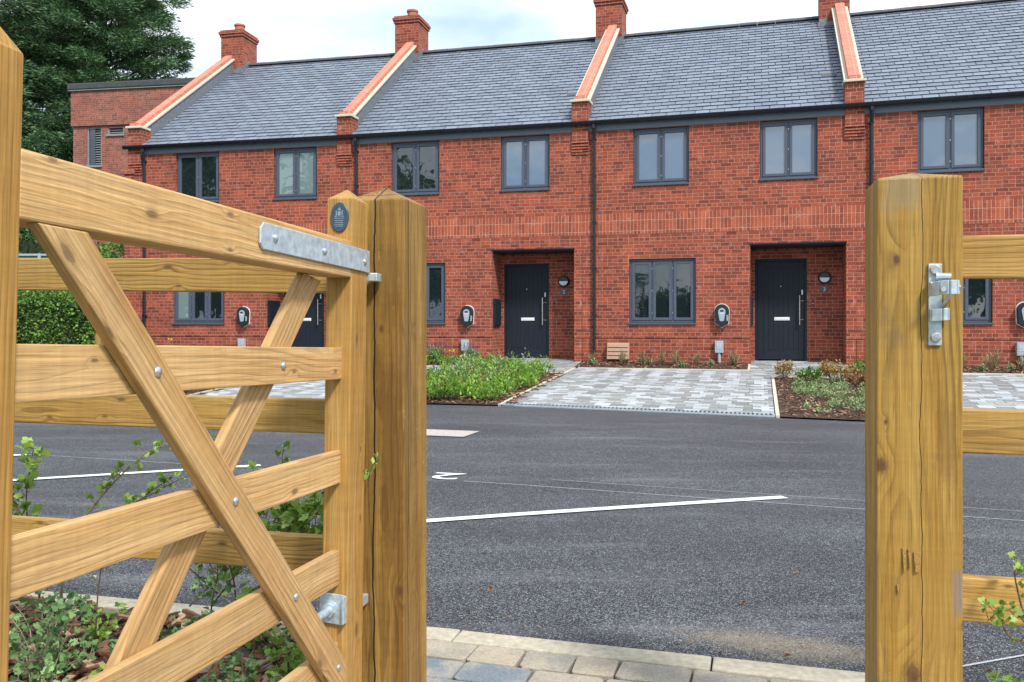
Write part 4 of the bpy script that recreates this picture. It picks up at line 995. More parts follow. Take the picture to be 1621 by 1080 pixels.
# ------------------------------------------------------------------ front gardens: driveways, paths, beds
def surf_quad(b, i, u0, u1, v0, v1, lift, nu=2, nv=8):
    for a in range(nu):
        for c in range(nv):
            ua, ub = u0 + (u1 - u0) * a / nu, u0 + (u1 - u0) * (a + 1) / nu; va, vb = v0 + (v1 - v0) * c / nv, v0 + (v1 - v0) * (c + 1) / nv
            b.quad(*[hp(i, u, -v, zg(i, u, v) + lift) for u, v in ((ua, vb), (ub, vb), (ub, va), (ua, va))])
def blocks(i, u0, u1, v0, v1, seed, pattern=True):
    A, B2 = MB(), MB(); rng = random.Random(seed); v = v0; r_ = 0; dw, dd = .235, .125
    while v < v1 - .02:
        ve = min(v + dd, v1); u = u0 - rng.choice((0, .06, .12)) ; c = 0
        while u < u1:
            w = dw * rng.choice((1, 1, .8, 1.2)) if pattern is False else dw
            a, e = max(u, u0), min(u + w, u1)
            if e - a > .03:
                col = int((u + dw * .5 - u0) / dw)
                lightp = (.86 if col % 2 else .10) if pattern else .22
                bb = A if rng.random() < lightp else B2
                g2 = .004; P4 = [hp(i, uu, -vv, zg(i, uu, vv) + .012 + 0) for uu, vv in ((a + g2, ve - g2), (e - g2, ve - g2), (e - g2, v + g2), (a + g2, v + g2))]
                dz = rng.uniform(-.0015, .0015); bb.prism([p + Vector((0, 0, -.03 + dz)) for p in P4], (0, 0, .03))
            u += w; c += 1
        v = ve; r_ += 1
    return A, B2
EDGE = .04
for i in range(-1, 4):
    ii = max(i, 0); sh = -5.56 if i < 0 else 0.0
    Lh = HF[ii][3]
    # driveway blocks
    A, B2 = MB(), MB()
    if i >= 0:
        A, B2 = blocks(i, .08, 3.90, 1.0, VE - .16, 50 + i)
        tag(A.build('driveway', M['block'], uv=False), kind='structure'); tag(B2.build('driveway', M['blockgrey'], uv=False), kind='structure')
        A, B2 = blocks(i, 3.53, 5.52, -.74, 1.93, 60 + i, False)
        b2 = A; b2.v, b2.f = A.v, A.f
        tag(A.build('path', M['block'], uv=False), kind='structure'); tag(B2.build('path', M['blockgrey'], uv=False), kind='structure')
        b = MB(); surf_quad(b, i, .04, 3.94, .96, VE, .0); surf_quad(b, i, 3.94, 5.56, -.76, 1.95, .0); surf_quad(b, i, 3.53, 3.94, -.76, .96, .0)
        tag(b.build('driveway_base', M['joint'], uv=False), kind='structure')
        # edgings (left of drive, right of drive, wall bed)
        b = MB()
        def edge(u0, v0, u1, v1):
            n = max(1, int(math.hypot(u1 - u0, v1 - v0) / .9)); d = Vector((u1 - u0, v1 - v0)).normalized(); q = Vector((-d.y, d.x)) * .025
            for k in range(n):
                a = Vector((u0, v0)).lerp(Vector((u1, v1)), (k + .004) / n); c = Vector((u0, v0)).lerp(Vector((u1, v1)), (k + .996) / n)
                P4 = [hp(i, s.x, -s.y, zg(i, s.x, s.y) - .05) for s in (a - q, c - q, c + q, a + q)]
                b.prism(P4[::-1], (0, 0, .075))
        edge(.045, 1.0, .045, VE); edge(3.935, 1.98, 3.935, VE); edge(3.96, 1.955, 5.52, 1.955); edge(.1, .965, 3.5, .965); edge(3.505, .1, 3.505, .94)
        tag(b.build('edging', M['slab_edge'], uv=False), kind='structure')
        # slotted drain
        b = MB(); P4 = [hp(i, u, -v, zg(i, u, v) + .008) for u, v in ((.08, VE - .01), (3.90, VE - .01), (3.90, VE - .15), (.08, VE - .15))]
        b.prism([p - Vector((0, 0, .03)) for p in P4], (0, 0, .04))
        dch = b.build('drainage_channel', M['galv'], uv=False); tag(dch, kind='structure')
        b = MB(); u = .12
        while u < 3.86:
            for (va, vb) in ((VE - .075, VE - .035), (VE - .135, VE - .095)):
                b.quad(*[hp(i, a, -c, zg(i, a, c) + .0222) for a, c in ((u, vb), (u + .028, vb), (u + .028, va), (u, va))])
            u += .058
        so = b.build('slots', M['blackplastic'], uv=False, parent=dch)
    # soil of the beds
    b = MB()
    if i >= 0:
        surf_quad(b, i, 3.96, Lh + .03, 1.98, VE, .012); surf_quad(b, i, .0, 3.49, -.02, .95, .02)
    else: surf_quad(b, 0, -7.5, .02, -.02, VE, .012)
    tag(b.build('planting_bed', M['soil'], uv=False), kind='structure')
    if i >= 0:
        def fn(rng, i=i, Lh=Lh):
            u, v = rng.uniform(3.99, Lh), rng.uniform(2.0, VE - .01); p = hp(i, u, -v, zg(i, u, v) + .024 + rng.random() * .018); return p.x, p.y, p.z
        tag(chips(1500 if i in (1, 2) else 500, fn, .03, .085, 70 + i).build('bark_mulch', M['chips'], uv=False), kind='stuff')
        def fn2(rng, i=i):
            u, v = rng.uniform(.05, 3.46), rng.uniform(.02, .93); p = hp(i, u, -v, zg(i, u, v) + .03 + rng.random() * .02); return p.x, p.y, p.z
        tag(chips(700, fn2, .03, .08, 80 + i).build('bark_mulch', M['chips'], uv=False), kind='stuff')

# planting in the beds
def cover(name, i, n, regions, lsize, kind, mat, seed, hmax=.25, up=.7, nper=26, rad=.16):
    rr = random.Random(seed); rng = np.random.default_rng(seed); P = []; D = []; Z = []
    for _ in range(n):
        u0, u1, v0, v1 = rr.choice(regions); u, v = rr.uniform(u0, u1), rr.uniform(v0, v1); r0 = rad * rr.uniform(.6, 1.3); h = hmax * rr.uniform(.4, 1)
        c = hp(i, u, -v, zg(i, u, v) + .02)
        for k in range(nper):
            a = rr.uniform(0, 2 * pi); q = math.sqrt(rr.random()); p = c + Vector((cos(a) * q * r0, sin(a) * q * r0, h * (1 - q * q * .7) * rr.uniform(.5, 1)))
            P.append(p); D.append((cos(a) * .7 + rr.gauss(0, .5), sin(a) * .7 + rr.gauss(0, .5), up + rr.gauss(0, .4))); Z.append(lsize * rr.uniform(.5, 1.3))
    v, k = leaves(P, D, Z, kind, rng, .2, .15); o = fast_mesh(name, v, k, mat); tag(o, kind='stuff'); return o
LH1 = HF[1][3]
cover('dry_leafy_ground_cover', 1, 26, [(3.8, 5.2, 2.2, 6.1)], .05, 'spray', M['russet'], 25, .42, 1.2, 34, .12)
cover('dark_leafy_ground_cover', 1, 34, [(3.7, 5.3, 2.2, 6.2)], .055, 'spray', M['shrub'], 26, .36, 1.0, 70, .15)
cover('leafy_ground_cover', 1, 185, [(3.75, 5.40, 2.2, 6.1), (3.6, 5.2, 3.3, 6.2), (3.9, 5.3, 1.9, 4)], .062, 'spray', M['lime'], 5, .40, 1.0, 110, .17)
cover('leafy_ground_cover', 1, 46, [(3.8, 5.0, 2.2, 5.0)], .05, 'spray', M['sage'], 6, .56, 1.4, 60, .13)
cover('leafy_ground_cover', 0, 120, [(3.9, 5.4, 2.0, 6.0)], .06, 'spray', M['shrub'], 15, .30, .8, 60, .20)
cover('grey_green_ground_cover', 2, 76, [(4.28, 5.5, 2.7, 5.95)], .038, 'spray', M['sage'], 7, .17, .9, 60, .10)
cover('grey_green_ground_cover', 3, 60, [(4.2, 5.4, 2.5, 6.0)], .04, 'spray', M['sage'], 8, .16, .7, 60, .15)
# low plants at the very left of door 2's bed and the wall foot
cover('leafy_ground_cover', 1, 40, [(1.7, 3.3, .25, .9)], .06, 'oval', M['lime'], 9, .16, .8, 30, .14)
cover('leafy_ground_cover', 0, 30, [(.3, 3.2, .2, .9)], .06, 'oval', M['shrub'], 19, .2, .8, 30, .14)
# lavender
def lavender(i, u, v, seed, lab, s=1.0):
    base = hp(i, u, -v, zg(i, u, v) + .02); r = clump('lavender', base, .24 * s, .40 * s, 700, .05, 'spray', M['haw2'], M['twig'], seed, 1.2, 30)
    rr = random.Random(seed); P = []; D = []; Z = []
    for _ in range(46):
        a = rr.uniform(0, 2 * pi); q = .26 * s * math.sqrt(rr.random()); 
        for k in range(7): P.append((cos(a) * q, sin(a) * q, s * (.24 + .16 * rr.random() * (1 - q)) + k * .014)); D.append((rr.gauss(0, .5), rr.gauss(0, .5), .8)); Z.append(.022)
    v_, k = leaves(P, D, Z, 'oval', np.random.default_rng(seed), .2, .1); fast_mesh('flower', v_, k, M['purple'], r); tag(r, lab, 'lavender', 'lavender plants left of door 2')
lavender(1, 2.35, .5, 31, 'larger purple flowering lavender, left of the grey utility box by door 2', 1.1); lavender(1, 3.15, .45, 32, 'smaller purple flowering lavender right of the grey utility box by door 2', .95)
lavender(1, 2.05, .55, 33, 'purple flowering lavender next to the hinge post, leftmost of three', .9)
def flower(i, u, v, h, lab, seed):
    base = hp(i, u, -v, zg(i, u, v)); r = empty('yellow_flower', base); rr = random.Random(seed); b = MB(); b.tube([(0, 0, 0), (.01, 0, h * .6), (0, .01, h)], .004, 5); b.build('stem', M['haw2'], r, uv=False)
    P = []; D = []; Z = []
    for k in range(12): a = 2 * pi * k / 12; P.append((0, 0, h)); D.append((cos(a), sin(a), .5 + rr.random())); Z.append(.07)
    v_, k = leaves(P, D, Z, 'oval', np.random.default_rng(seed), .2, .1); fast_mesh('petal', v_, k, M['yellow'], r); tag(r, lab, 'flower')
flower(1, 3.55, 3.0, .50, 'yellow flower above the bright green bed left of door 2', 3)
flower(0, 1.35, .6, .50, 'yellow flower under the ground window of the far left house', 4)
# shrubs in the bed right of drive 3
def shrub(nm, i, u, v, r_, h, mat, seed, lab, cat='shrub', n=520, ls=.05):
    r = clump(nm, hp(i, u, -v, zg(i, u, v) + .02), r_, h, n, ls, 'oval', mat, M['twig'], seed, .8, 34, .35); tag(r, lab, cat, 'shrubs in the bark bed right of door 3'); return r
shrub('bronze_shrub', 2, 4.12, 2.35, .19, .44, M['bronze'], 41, 'upright bronze and yellow shrub in front of door 3, at the bed corner', n=420, ls=.045)
shrub('green_shrub', 2, 4.52, 2.95, .22, .36, M['hedge'], 42, 'compact bright green shrub between two bronze shrubs')
shrub('bronze_shrub', 2, 4.98, 2.6, .34, .44, M['bronze'], 43, 'wide yellow and bronze shrub right of the green one', n=800)
shrub('russet_shrub', 2, 5.30, 3.0, .28, .34, M['russet'], 44, 'low russet shrub close to the latch post', n=600)
shrub('green_shrub', 2, 5.45, 2.2, .26, .40, M['hedge'], 45, 'yellow green shrub partly behind the latch post', n=600)
# thin grasses at wall feet
gp0 = clump('grass_tuft', (0, 0, 0), .13, .34, 150, .13, 'needle', M['straw'], M['twig'], 51, 2.2, 24, .0)
first = True
rr = random.Random(9)
spots = [(2, u) for u in (.28, .95, 1.35, 1.75, 2.05, 2.45, 3.2)] + [(3, u) for u in (.5, .95, 1.35, 1.8, 2.3, 2.8)] + [(1, .6), (1, 1.2), (0, .7), (0, 2.2)]
for (i, u) in spots:
    r = gp0 if first else copy_tree(gp0); first = False
    v = rr.uniform(.2, .55); p = hp(i, u, -v, zg(i, u, v) + .02); r.location = p; r.rotation_euler = (0, 0, rr.uniform(0, 6)); s = rr.uniform(.7, 1.15); r.scale = (s, s, s)
    tag(r, 'thin straw coloured grass tuft in the narrow bark bed along the brick wall foot', 'grass tuft', 'grass tufts along the wall foot')
gp1 = clump('small_leafy_plant', (0, 0, 0), .11, .14, 160, .04, 'oval', M['sage'], M['twig'], 52, .8, 16, .1)
first = True
for (i, u) in [(2, .35), (2, 1.5), (2, 2.2), (2, 2.75), (3, .7), (3, 1.55), (3, 2.1), (3, 2.6)]:
    r = gp1 if first else copy_tree(gp1); first = False
    v = rr.uniform(.35, .7); p = hp(i, u, -v, zg(i, u, v) + .02); r.location = p; r.rotation_euler = (0, 0, rr.uniform(0, 6))
    tag(r, 'small grey green plant in the narrow bark bed along the brick wall foot', 'plant', 'small plants along the wall foot')

# ------------------------------------------------------------------ near bed behind the gate
b = MB(); P4 = [(-4.6, kerbY(-4.6) - .12), (-.36, kerbY(-.36) - .12), (-.52, .6), (-4.6, .6)]
n = 12
for a in range(n):
    for c in range(n):
        def pt(s, t):
            A = Vector(P4[3]).lerp(Vector(P4[2]), s); B = Vector(P4[0]).lerp(Vector(P4[1]), s); q = A.lerp(B, t); return (q.x, q.y, -.035 + .025 * sin(s * 17 + t * 5) * cos(t * 9))
        b.quad(pt(a / n, c / n), pt((a + 1) / n, c / n), pt((a + 1) / n, (c + 1) / n), pt(a / n, (c + 1) / n))
tag(b.build('soil_bed', M['soil'], uv=False), kind='structure')
def fnn(rng):
    while True:
        x, y = rng.uniform(-3.2, -.42), rng.uniform(1.2, 3.9)
        if y < kerbY(x) - .15 and x < -.42 - (0 if y > 2.4 else .08): return x, y, -.02 + rng.random() * .045
tag(chips(5200, fnn, .03, .115, 7, .35).build('bark_mulch', M['chips'], uv=False), kind='stuff')
b = MB(); st_ = at(176, 1008, 2.95); rr = random.Random(2)
bm = bmesh.new(); bmesh.ops.create_icosphere(bm, subdivisions=2, radius=1)
for v in bm.verts: v.co = Vector((v.co.x * .05, v.co.y * .035, v.co.z * .03)) * rr.uniform(.85, 1.15)
me = bpy.data.meshes.new('stone'); bm.to_mesh(me); bm.free(); me.materials.append(M['stone']); so = bpy.data.objects.new('stone', me); S.collection.objects.link(so); so.location = (st_.x, st_.y, .03); so.rotation_euler = (0, .2, .5)
tag(so, 'rounded reddish stone lying on the bark chips behind the gate', 'stone')

def stem_px(pts): return [at(*p) for p in pts]
def gr(p): return Vector((p[0], p[1], -.02))
# far left upright sapling
pA = [gr(at(60, 1000, 3.0)), *stem_px([(62, 900, 3.0), (45, 830, 2.98), (42, 780, 2.97), (48, 740, 2.96), (54, 705, 2.96)])]
pA2 = [at(45, 830, 2.98), at(25, 800, 2.95), at(12, 760, 2.95)]
make_plant('hawthorn_sapling', 'upright green leaved sapling beside the closing stile, far left', 'sapling', pA[0], [pA, pA2], 44, .036, 'lobed', M['haw'], M['twig'], 101, 'young saplings behind the gate', .004, .04)
# long arching branch
pB = [gr(at(95, 980, 2.9)), *stem_px([(105, 900, 2.9), (135, 825, 2.88), (175, 780, 2.86), (215, 728, 2.84), (262, 705, 2.82), (300, 688, 2.8)])]
pB[1:] = stem_px([(100, 905, 2.9), (130, 828, 2.88), (168, 778, 2.86), (205, 740, 2.85), (240, 712, 2.84), (283, 704, 2.83)])
pBb = [at(168, 778, 2.86), at(172, 760, 2.86), at(178, 752, 2.86)]
make_plant('hawthorn_sapling', 'long bare arching branch with small leaves, seen left of the brace', 'sapling', pB[0], [pB, pBb], 30, .026, 'lobed', M['haw'], M['twiggrey'], 102, 'young saplings behind the gate', .0045, .04)
pC = [gr(at(150, 1000, 3.0)), *stem_px([(160, 900, 3.0), (200, 810, 2.98), (245, 780, 2.97), (300, 752, 2.96), (345, 745, 2.95)])]
pC2 = [at(200, 810, 2.98), at(250, 770, 2.97), at(268, 762, 2.97)]
make_plant('hawthorn_sapling', 'low leafy branch reaching right towards the brace crossing', 'sapling', pC[0], [pC, pC2], 42, .028, 'lobed', M['haw'], M['twig'], 103, 'young saplings behind the gate', .003, .035)
# centre group between brace and hanging stile
pD = [gr(at(400, 1010, 2.9)), *stem_px([(410, 930, 2.85), (440, 860, 2.8), (470, 815, 2.78), (500, 790, 2.76)])]
pD2 = [at(425, 895, 2.83), at(432, 840, 2.8), at(440, 800, 2.8)]
pD3 = [at(410, 930, 2.85), at(470, 870, 2.8), at(505, 850, 2.75)]
pD4 = [at(440, 860, 2.8), at(485, 830, 2.78), at(508, 805, 2.76)]
make_plant('hawthorn_sapling', 'bushy bright green sapling just left of the hanging stile', 'sapling', pD[0], [pD, pD2, pD3, pD4], 62, .042, 'lobed', M['haw'], M['twig'], 104, 'young saplings behind the gate', .004, .06)
pE = [gr(at(330, 1010, 3.0)), *stem_px([(335, 960, 2.95), (345, 900, 2.9), (330, 850, 2.9), (352, 825, 2.9)])]
pE2 = [at(345, 940, 2.95), at(300, 900, 2.95), at(275, 880, 2.95)]
pE3 = [at(335, 960, 2.95), at(380, 900, 2.9), at(410, 870, 2.88)]
pE4 = [at(300, 960, 2.95), at(335, 925, 2.95), at(385, 880, 2.9)]
make_plant('hawthorn_sapling', 'spindly sapling with crossing twigs below the brace crossing', 'sapling', pE[0], [pE, pE2, pE3, pE4], 52, .029, 'lobed', M['haw2'], M['twig'], 105, 'young saplings behind the gate', .0035, .045)
pF = [gr(at(480, 1000, 2.95)), *stem_px([(478, 900, 2.9), (470, 840, 2.86), (456, 780, 2.84), (447, 735, 2.82), (450, 705, 2.82)])]
pF2 = [at(470, 840, 2.86), at(500, 800, 2.82), at(508, 770, 2.8)]
make_plant('hawthorn_sapling', 'thin twig with few small leaves rising above the rail near the hanging stile', 'sapling', pF[0], [pF, pF2], 34, .024, 'lobed', M['haw'], M['twig'], 131, 'young saplings behind the gate', .003, .03)
pG = [gr(at(375, 1000, 3.05)), *stem_px([(372, 930, 3.0), (360, 880, 2.97), (372, 845, 2.96), (395, 800, 2.95), (402, 745, 2.94)])]
pG2 = [at(372, 930, 3.0), at(340, 905, 2.98), at(318, 870, 2.97)]
pG3 = [at(360, 880, 2.97), at(345, 850, 2.96), at(350, 690, 2.95)]
make_plant('hawthorn_sapling', 'leafy sapling rising behind the crossing of the two braces', 'sapling', pG[0], [pG, pG2, pG3], 50, .033, 'lobed', M['haw'], M['twig'], 132, 'young saplings behind the gate', .0035, .045)
pH = [gr(at(455, 1040, 2.75)), *stem_px([(462, 960, 2.7), (480, 900, 2.68), (495, 850, 2.66), (505, 790, 2.64)])]
pH2 = [at(462, 960, 2.7), at(430, 900, 2.7), at(418, 850, 2.7), at(425, 800, 2.7)]
pH3 = [at(470, 930, 2.69), at(450, 870, 2.69), at(462, 820, 2.68)]
make_plant('hawthorn_sapling', 'full bright green shrub between the brace and the hinge post', 'sapling', pH[0], [pH, pH2, pH3], 66, .040, 'lobed', M['haw'], M['twig'], 133, 'young saplings behind the gate', .004, .06)
# low dark shrub bottom left
stems = []; rr = random.Random(44); c0 = at(75, 1030, 2.75); c0 = Vector((c0.x, c0.y, -.02))
for k in range(24):
    a = rr.uniform(0, 2 * pi); r_ = rr.uniform(.05, .34); h = rr.uniform(.08, .26); stems.append([c0 + Vector((rr.uniform(-.05, .05), rr.uniform(-.05, .05), 0)), c0 + Vector((cos(a) * r_ * .5, sin(a) * r_ * .5, h * .7)), c0 + Vector((cos(a) * r_, sin(a) * r_, h))])
make_plant('low_shrub', 'dense grey green shrub low in the bottom left corner behind the gate', 'shrub', c0, stems, 44, .027, 'lobed', M['haw2'], M['twiggrey'], 106, None, .003, .05)
def lowplant(px, py, Y, n, rad, hh, ls, mat, seed, lab, dens=46):
    rr = random.Random(seed); c0 = at(px, py, Y); c0 = Vector((c0.x, c0.y, -.02)); stems = []
    for k in range(n):
        a = rr.uniform(0, 2 * pi); r_ = rr.uniform(.3, 1) * rad; h = rr.uniform(.4, 1) * hh
        stems.append([c0, c0 + Vector((cos(a) * r_ * .5, sin(a) * r_ * .5, h * .7)), c0 + Vector((cos(a) * r_, sin(a) * r_, h))])
    make_plant('low_leafy_plant', lab, 'plant', c0, stems, dens, ls, 'lobed', mat, M['twig'], seed, 'leafy plants on the bark bed', .0025, .03)
lowplant(462, 1050, 2.75, 9, .13, .14, .034, M['haw'], 111, 'bright green plant at the bottom, between brace and hanging stile')
lowplant(385, 1075, 2.7, 9, .14, .10, .026, M['haw2'], 112, 'low plant below the lowest visible rail, beside bright green one')
lowplant(430, 1000, 3.0, 8, .12, .12, .027, M['haw'], 113, 'green plant just above the lowest rail under the brace', 55)
lowplant(150, 1015, 3.1, 7, .11, .13, .028, M['haw'], 114, 'light green plant left of the rear brace on the bark', 50)
lowplant(290, 985, 3.0, 8, .12, .13, .027, M['haw2'], 115, 'green plant right of the rear brace on the bark', 50)
lowplant(180, 1120, 2.6, 8, .12, .11, .025, M['haw'], 116, 'green plant at the bottom edge beneath the rear brace foot', 50)
lowplant(110, 950, 3.35, 8, .15, .12, .026, M['haw2'], 117, 'dark green plant by the kerb stones behind the gate', 55)
# sprig by the hinge post and plants on the right
pS = [gr(at(597, 1000, 2.62)), *stem_px([(600, 900, 2.6), (585, 800, 2.3), (584, 755, 2.24), (590, 735, 2.24), (597, 727, 2.24)])]
pS = stem_px([(583, 770, 2.262), (585, 752, 2.255), (591, 738, 2.245), (597, 728, 2.24)])
make_plant('green_sprig', 'tiny green sprig poking out between gate stile and hinge post', 'sprig', pS[0], [pS], 80, .020, 'oval', M['haw'], M['twig'], 120, None, .0015, .012)
pR = [gr(at(1680, 1250, 2.15)), *stem_px([(1660, 1080, 2.0), (1625, 990, 1.9), (1590, 965, 1.88), (1562, 985, 1.86)])]
pR2 = [at(1625, 990, 1.9), at(1612, 940, 1.9), at(1606, 905, 1.9), at(1612, 880, 1.92)]
pR3 = [at(1640, 1020, 1.92), at(1600, 1010, 1.88), at(1585, 985, 1.86)]
make_plant('hawthorn_sapling', 'leafy sprays in front of the lowest right hand rail', 'sapling', pR[0], [pR, pR2, pR3], 34, .021, 'lobed', M['haw'], M['twig'], 121, 'young saplings behind the gate', .003, .03)
rr = random.Random(77); c0 = at(1600, 1150, 2.35); c0 = Vector((c0.x, c0.y, -.02)); stems = []
for k in range(9):
    a = rr.uniform(0, 2 * pi); r_ = rr.uniform(.04, .16); h = rr.uniform(.12, .24); stems.append([c0, c0 + Vector((cos(a) * r_ * .5, sin(a) * r_ * .5, h * .7)), c0 + Vector((cos(a) * r_, sin(a) * r_, h))])
make_plant('low_leafy_plant', 'green plant at the bottom right corner beside the latch post', 'plant', c0, stems, 60, .034, 'lobed', M['haw'], M['twig'], 122, 'leafy plants on the bark bed', .0025, .03)
def fgrit(rng):
    x = rng.uniform(-.4, 2.0); y = kerbY(x) + abs(rng.gauss(0, .16)) + .012 if rng.random() < .8 else rng.uniform(3.3, 6.5); y = max(y, kerbY(x) + .01); return x, y, zr_at(x, y) + .003
tag(chips(420, fgrit, .004, .013, 17, .5).build('grit', M['chips'], uv=False), kind='stuff')
# fallen leaves on the tarmac
rr = random.Random(8); lf = [(1255, 905), (1240, 1040), (1600 - 40, 1065), (770, 934), (1170, 955), (1066, 957), (1025, 1036), (1308, 1020)]
for k, (x, y) in enumerate(lf[:5]):
    Y = E * FPX / (y - 513); p = at(x, y, Y); v_, kk = leaves([(0, 0, 0), (0.01, .005, .004)], [(1, .3, .1), (.8, -.4, .2)], [.026, .02], 'oval', np.random.default_rng(k), .5, .2)
    o = fast_mesh('fallen_leaf', v_, kk, M['russet']); o.location = (p.x, p.y, zr_at(p.x, p.y) + .008); tag(o, 'small curled brown leaf lying on the tarmac', 'leaf', 'fallen leaves on the tarmac')

# ------------------------------------------------------------------ left background: hedge, fence, flat-roofed building, conifers
def leafbox(name, lab, cat, c, sx, sy, h, n, ls, mat, seed, z0=.0, topnoise=.2, kind='oval', group=None, core=True):
    root = empty(name, (c[0], c[1], z0)); tag(root, lab, cat, group); rng = np.random.default_rng(seed)
    u = rng.uniform(-1, 1, (n, 3)); f = rng.integers(0, 5, n); P = np.empty((n, 3)); D = np.empty((n, 3))
    P[:, 0] = u[:, 0] * sx; P[:, 1] = u[:, 1] * sy; P[:, 2] = (u[:, 2] + 1) / 2 * h
    inset = np.abs(rng.normal(0, .11, n))
    m = f == 0; P[m, 1] = -sy + inset[m]; D[m] = (0, -1, .3)
    m = f == 1; P[m, 1] = sy - inset[m]; D[m] = (0, 1, .3)
    m = f == 2; P[m, 0] = -sx + inset[m]; D[m] = (-1, 0, .3)
    m = f == 3; P[m, 0] = sx - inset[m]; D[m] = (1, 0, .3)
    m = f == 4; P[m, 2] = h - inset[m]; D[m] = (0, 0, 1)
    lump = np.sin(P[:, 0] * 3.1 + seed) * np.cos(P[:, 1] * 2.7 + P[:, 2] * 3.3) * .09
    P += D * lump[:, None]; m = f == 4; P[m, 2] += (np.sin(P[m, 0] * 2.3) + np.sin(P[m, 0] * 5.1 + 1)) * topnoise * .3 + rng.random(m.sum()) ** 3 * topnoise
    D = D + rng.normal(0, .55, (n, 3)); v, k = leaves(P, D, ls * rng.uniform(.6, 1.3, n), kind, rng, .25, .15)
    fast_mesh('foliage', v, k, mat, root)
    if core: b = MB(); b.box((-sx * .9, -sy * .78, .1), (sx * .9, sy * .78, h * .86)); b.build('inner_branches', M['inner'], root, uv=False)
    b = MB(); rr = random.Random(seed)
    for _ in range(10):
        x = rr.uniform(-sx, sx) * .8; b.tube([(x, 0, 0), (x + rr.uniform(-.2, .2), rr.uniform(-.2, .2) * sy, h * .9)], [.03, .01], 5)
    b.build('stem', M['bark'], root, uv=False)
    return root
hc = at(80, 513, 20.0)
leafbox('privet_hedge', 'clipped light green hedge left of the end house, below the middle fence gap', 'hedge', (hc.x - 1.1, 20.6), 2.15, .8, 1.80, 34000, .075, M['hedge'], 61, .05, .16)
c = at(185, 390, 23.5); leafbox('laurel_bush', 'light green bush against the gable of the end house', 'bush', (c.x, 23.6), .9, .8, 3.05, 6000, .09, M['hedge'], 62, .1, .2)
c = at(55, 360, 30); leafbox('holly_bush', 'dark green bush behind the green panel fence, far left', 'bush', (c.x - 1.6, 30.5), 2.6, 1.2, 4.6, 9000, .12, M['shrub'], 63, .1, .5)
# green panel fence
root = empty('panel_fence', tuple(at(70, 513, 26).xy) + (.1,)); tag(root, 'green panel fence with pale posts above the hedge', 'fence'); 
b = MB(); b.box((-7, -.02, 0), (2.2, .02, 3.12)); b.build('panel', M['greenfence'], root)
for x in (-4.3, -2.2, -.12, 1.95):
    b = MB(); b.box((x - .04, -.07, 0), (x + .04, -.021, 3.16)); b.build('post', M['utility'], root)
b = MB(); b.box((-7, -.05, 3.12), (2.2, .03, 3.18)); b.build('top_rail', M['utility'], root)
# shed-like dark building bit
# low brick wall and timber post
r = empty('garden_wall', (at(150, 540, 20.4).x, 20.4, .1)); tag(r, 'low red brick garden wall beside the end house', 'garden wall'); b = MB(); b.box((-.75, 0, -.3), (1.0, .215, .62)); b.build('brickwork', M['brick'], r)
b = MB(); b.box((-.77, -.02, .62), (1.0, .235, .70)); b.build('coping', M['brick'], r)
r = empty('wooden_post', (at(156, 530, 20.1).x, 20.1, 0)); tag(r, 'short square timber post beside the low brick wall', 'post')
ob = timber('post_shaft', M['oldwood'], Vector((0, 0, 0)), UP, Vector((1, 0, 0)), UP.cross(Vector((1, 0, 0))), [(0, -.08), (1.2, -.08), (1.2, .08), (0, .08)], -.08, .08); ob.parent = r
# flat-roofed building
A = at(112, 140, 32); Bp = at(360, 124, 31.0)
dd = Vector((Bp.x - A.x, Bp.y - A.y)).normalized()
root = empty('flat_roofed_building', (A.x, A.y, 0), math.atan2(dd.y, dd.x)); tag(root, 'old flat roofed brick building with louvred windows behind the end house', 'building')
H = A.z; Lb = 9.5; bandz = H - 1.42
b = MB()
wall_holes(b, .05, Lb, 0, bandz, [(.62, 1.22, bandz - 1.50, bandz - .06, .15), (1.46, 2.12, bandz - .36, bandz - .06, .15)], y=.07)
b.quad((.05, 8, 0), (.05, .07, 0), (.05, .07, bandz), (.05, 8, bandz)); b.quad((Lb, .07, 0), (Lb, 8, 0), (Lb, 8, bandz), (Lb, .07, bandz)); b.quad((Lb, 8, 0), (.05, 8, 0), (.05, 8, bandz), (Lb, 8, bandz))
b.build('wall', M['oldbrick'], root)
b = MB(); b.box((0, 0, bandz), (Lb + .05, 8.05, H - .12)); b.build('parapet', M['oldbrick'], root)
b = MB(); b.box((-.07, -.07, H - .12), (Lb + .1, 8.1, H - .085)); b.build('drip_trim', M['louvre'], root)
b = MB(); b.box((-.1, -.1, H - .085), (Lb + .12, 8.15, H + .16)); b.build('roof_edge', M['felt'], root, bevel=.04)
b = MB()
for zz in (0.05, .12, .19): b.box((.9 + zz * 2, .0 - zz * .2, bandz - 1.75 - zz), (3.4, .08, bandz - 1.69 - zz))
b.build('string_course', M['oldbrick'], root)
def louv(x0, x1, z0, z1, half):
    b = MB(); b.box((x0, .10, z0), (x0 + .05, .2, z1)); b.box((x1 - .05, .10, z0), (x1, .2, z1)); b.box((x0 + .05, .10, z1 - .04), (x1 - .05, .2, z1)); b.box((x0 - .03, .02, z0 - .05), (x1 + .03, .2, z0 + .02))
    w = b.build('louvred_window', M['louvre'], root)
    b = MB(); b.box((x0 + .05, .19, z0 + .02), (x1 - .05, .215, z1 - .04)); b.build('backing', M['louvredark'], w)
    xs_ = x0 + (x1 - x0) * (.5 if half else .05); b = MB(); z = z0 + .08
    while z < z1 - .08:
        b.prism([(xs_, .12, z), (xs_, .18, z + .05), (xs_, .186, z + .043), (xs_, .126, z - .007)], (x1 - .05 - xs_, 0, 0)); z += .088
    b.build('slats', M['louvre'], w)
    if half:
        b = MB(); b.box((x0 + .055, .14, z0 + .03), (xs_ - .01, .16, z1 - .05)); b.build('pane', M['glass'], w)
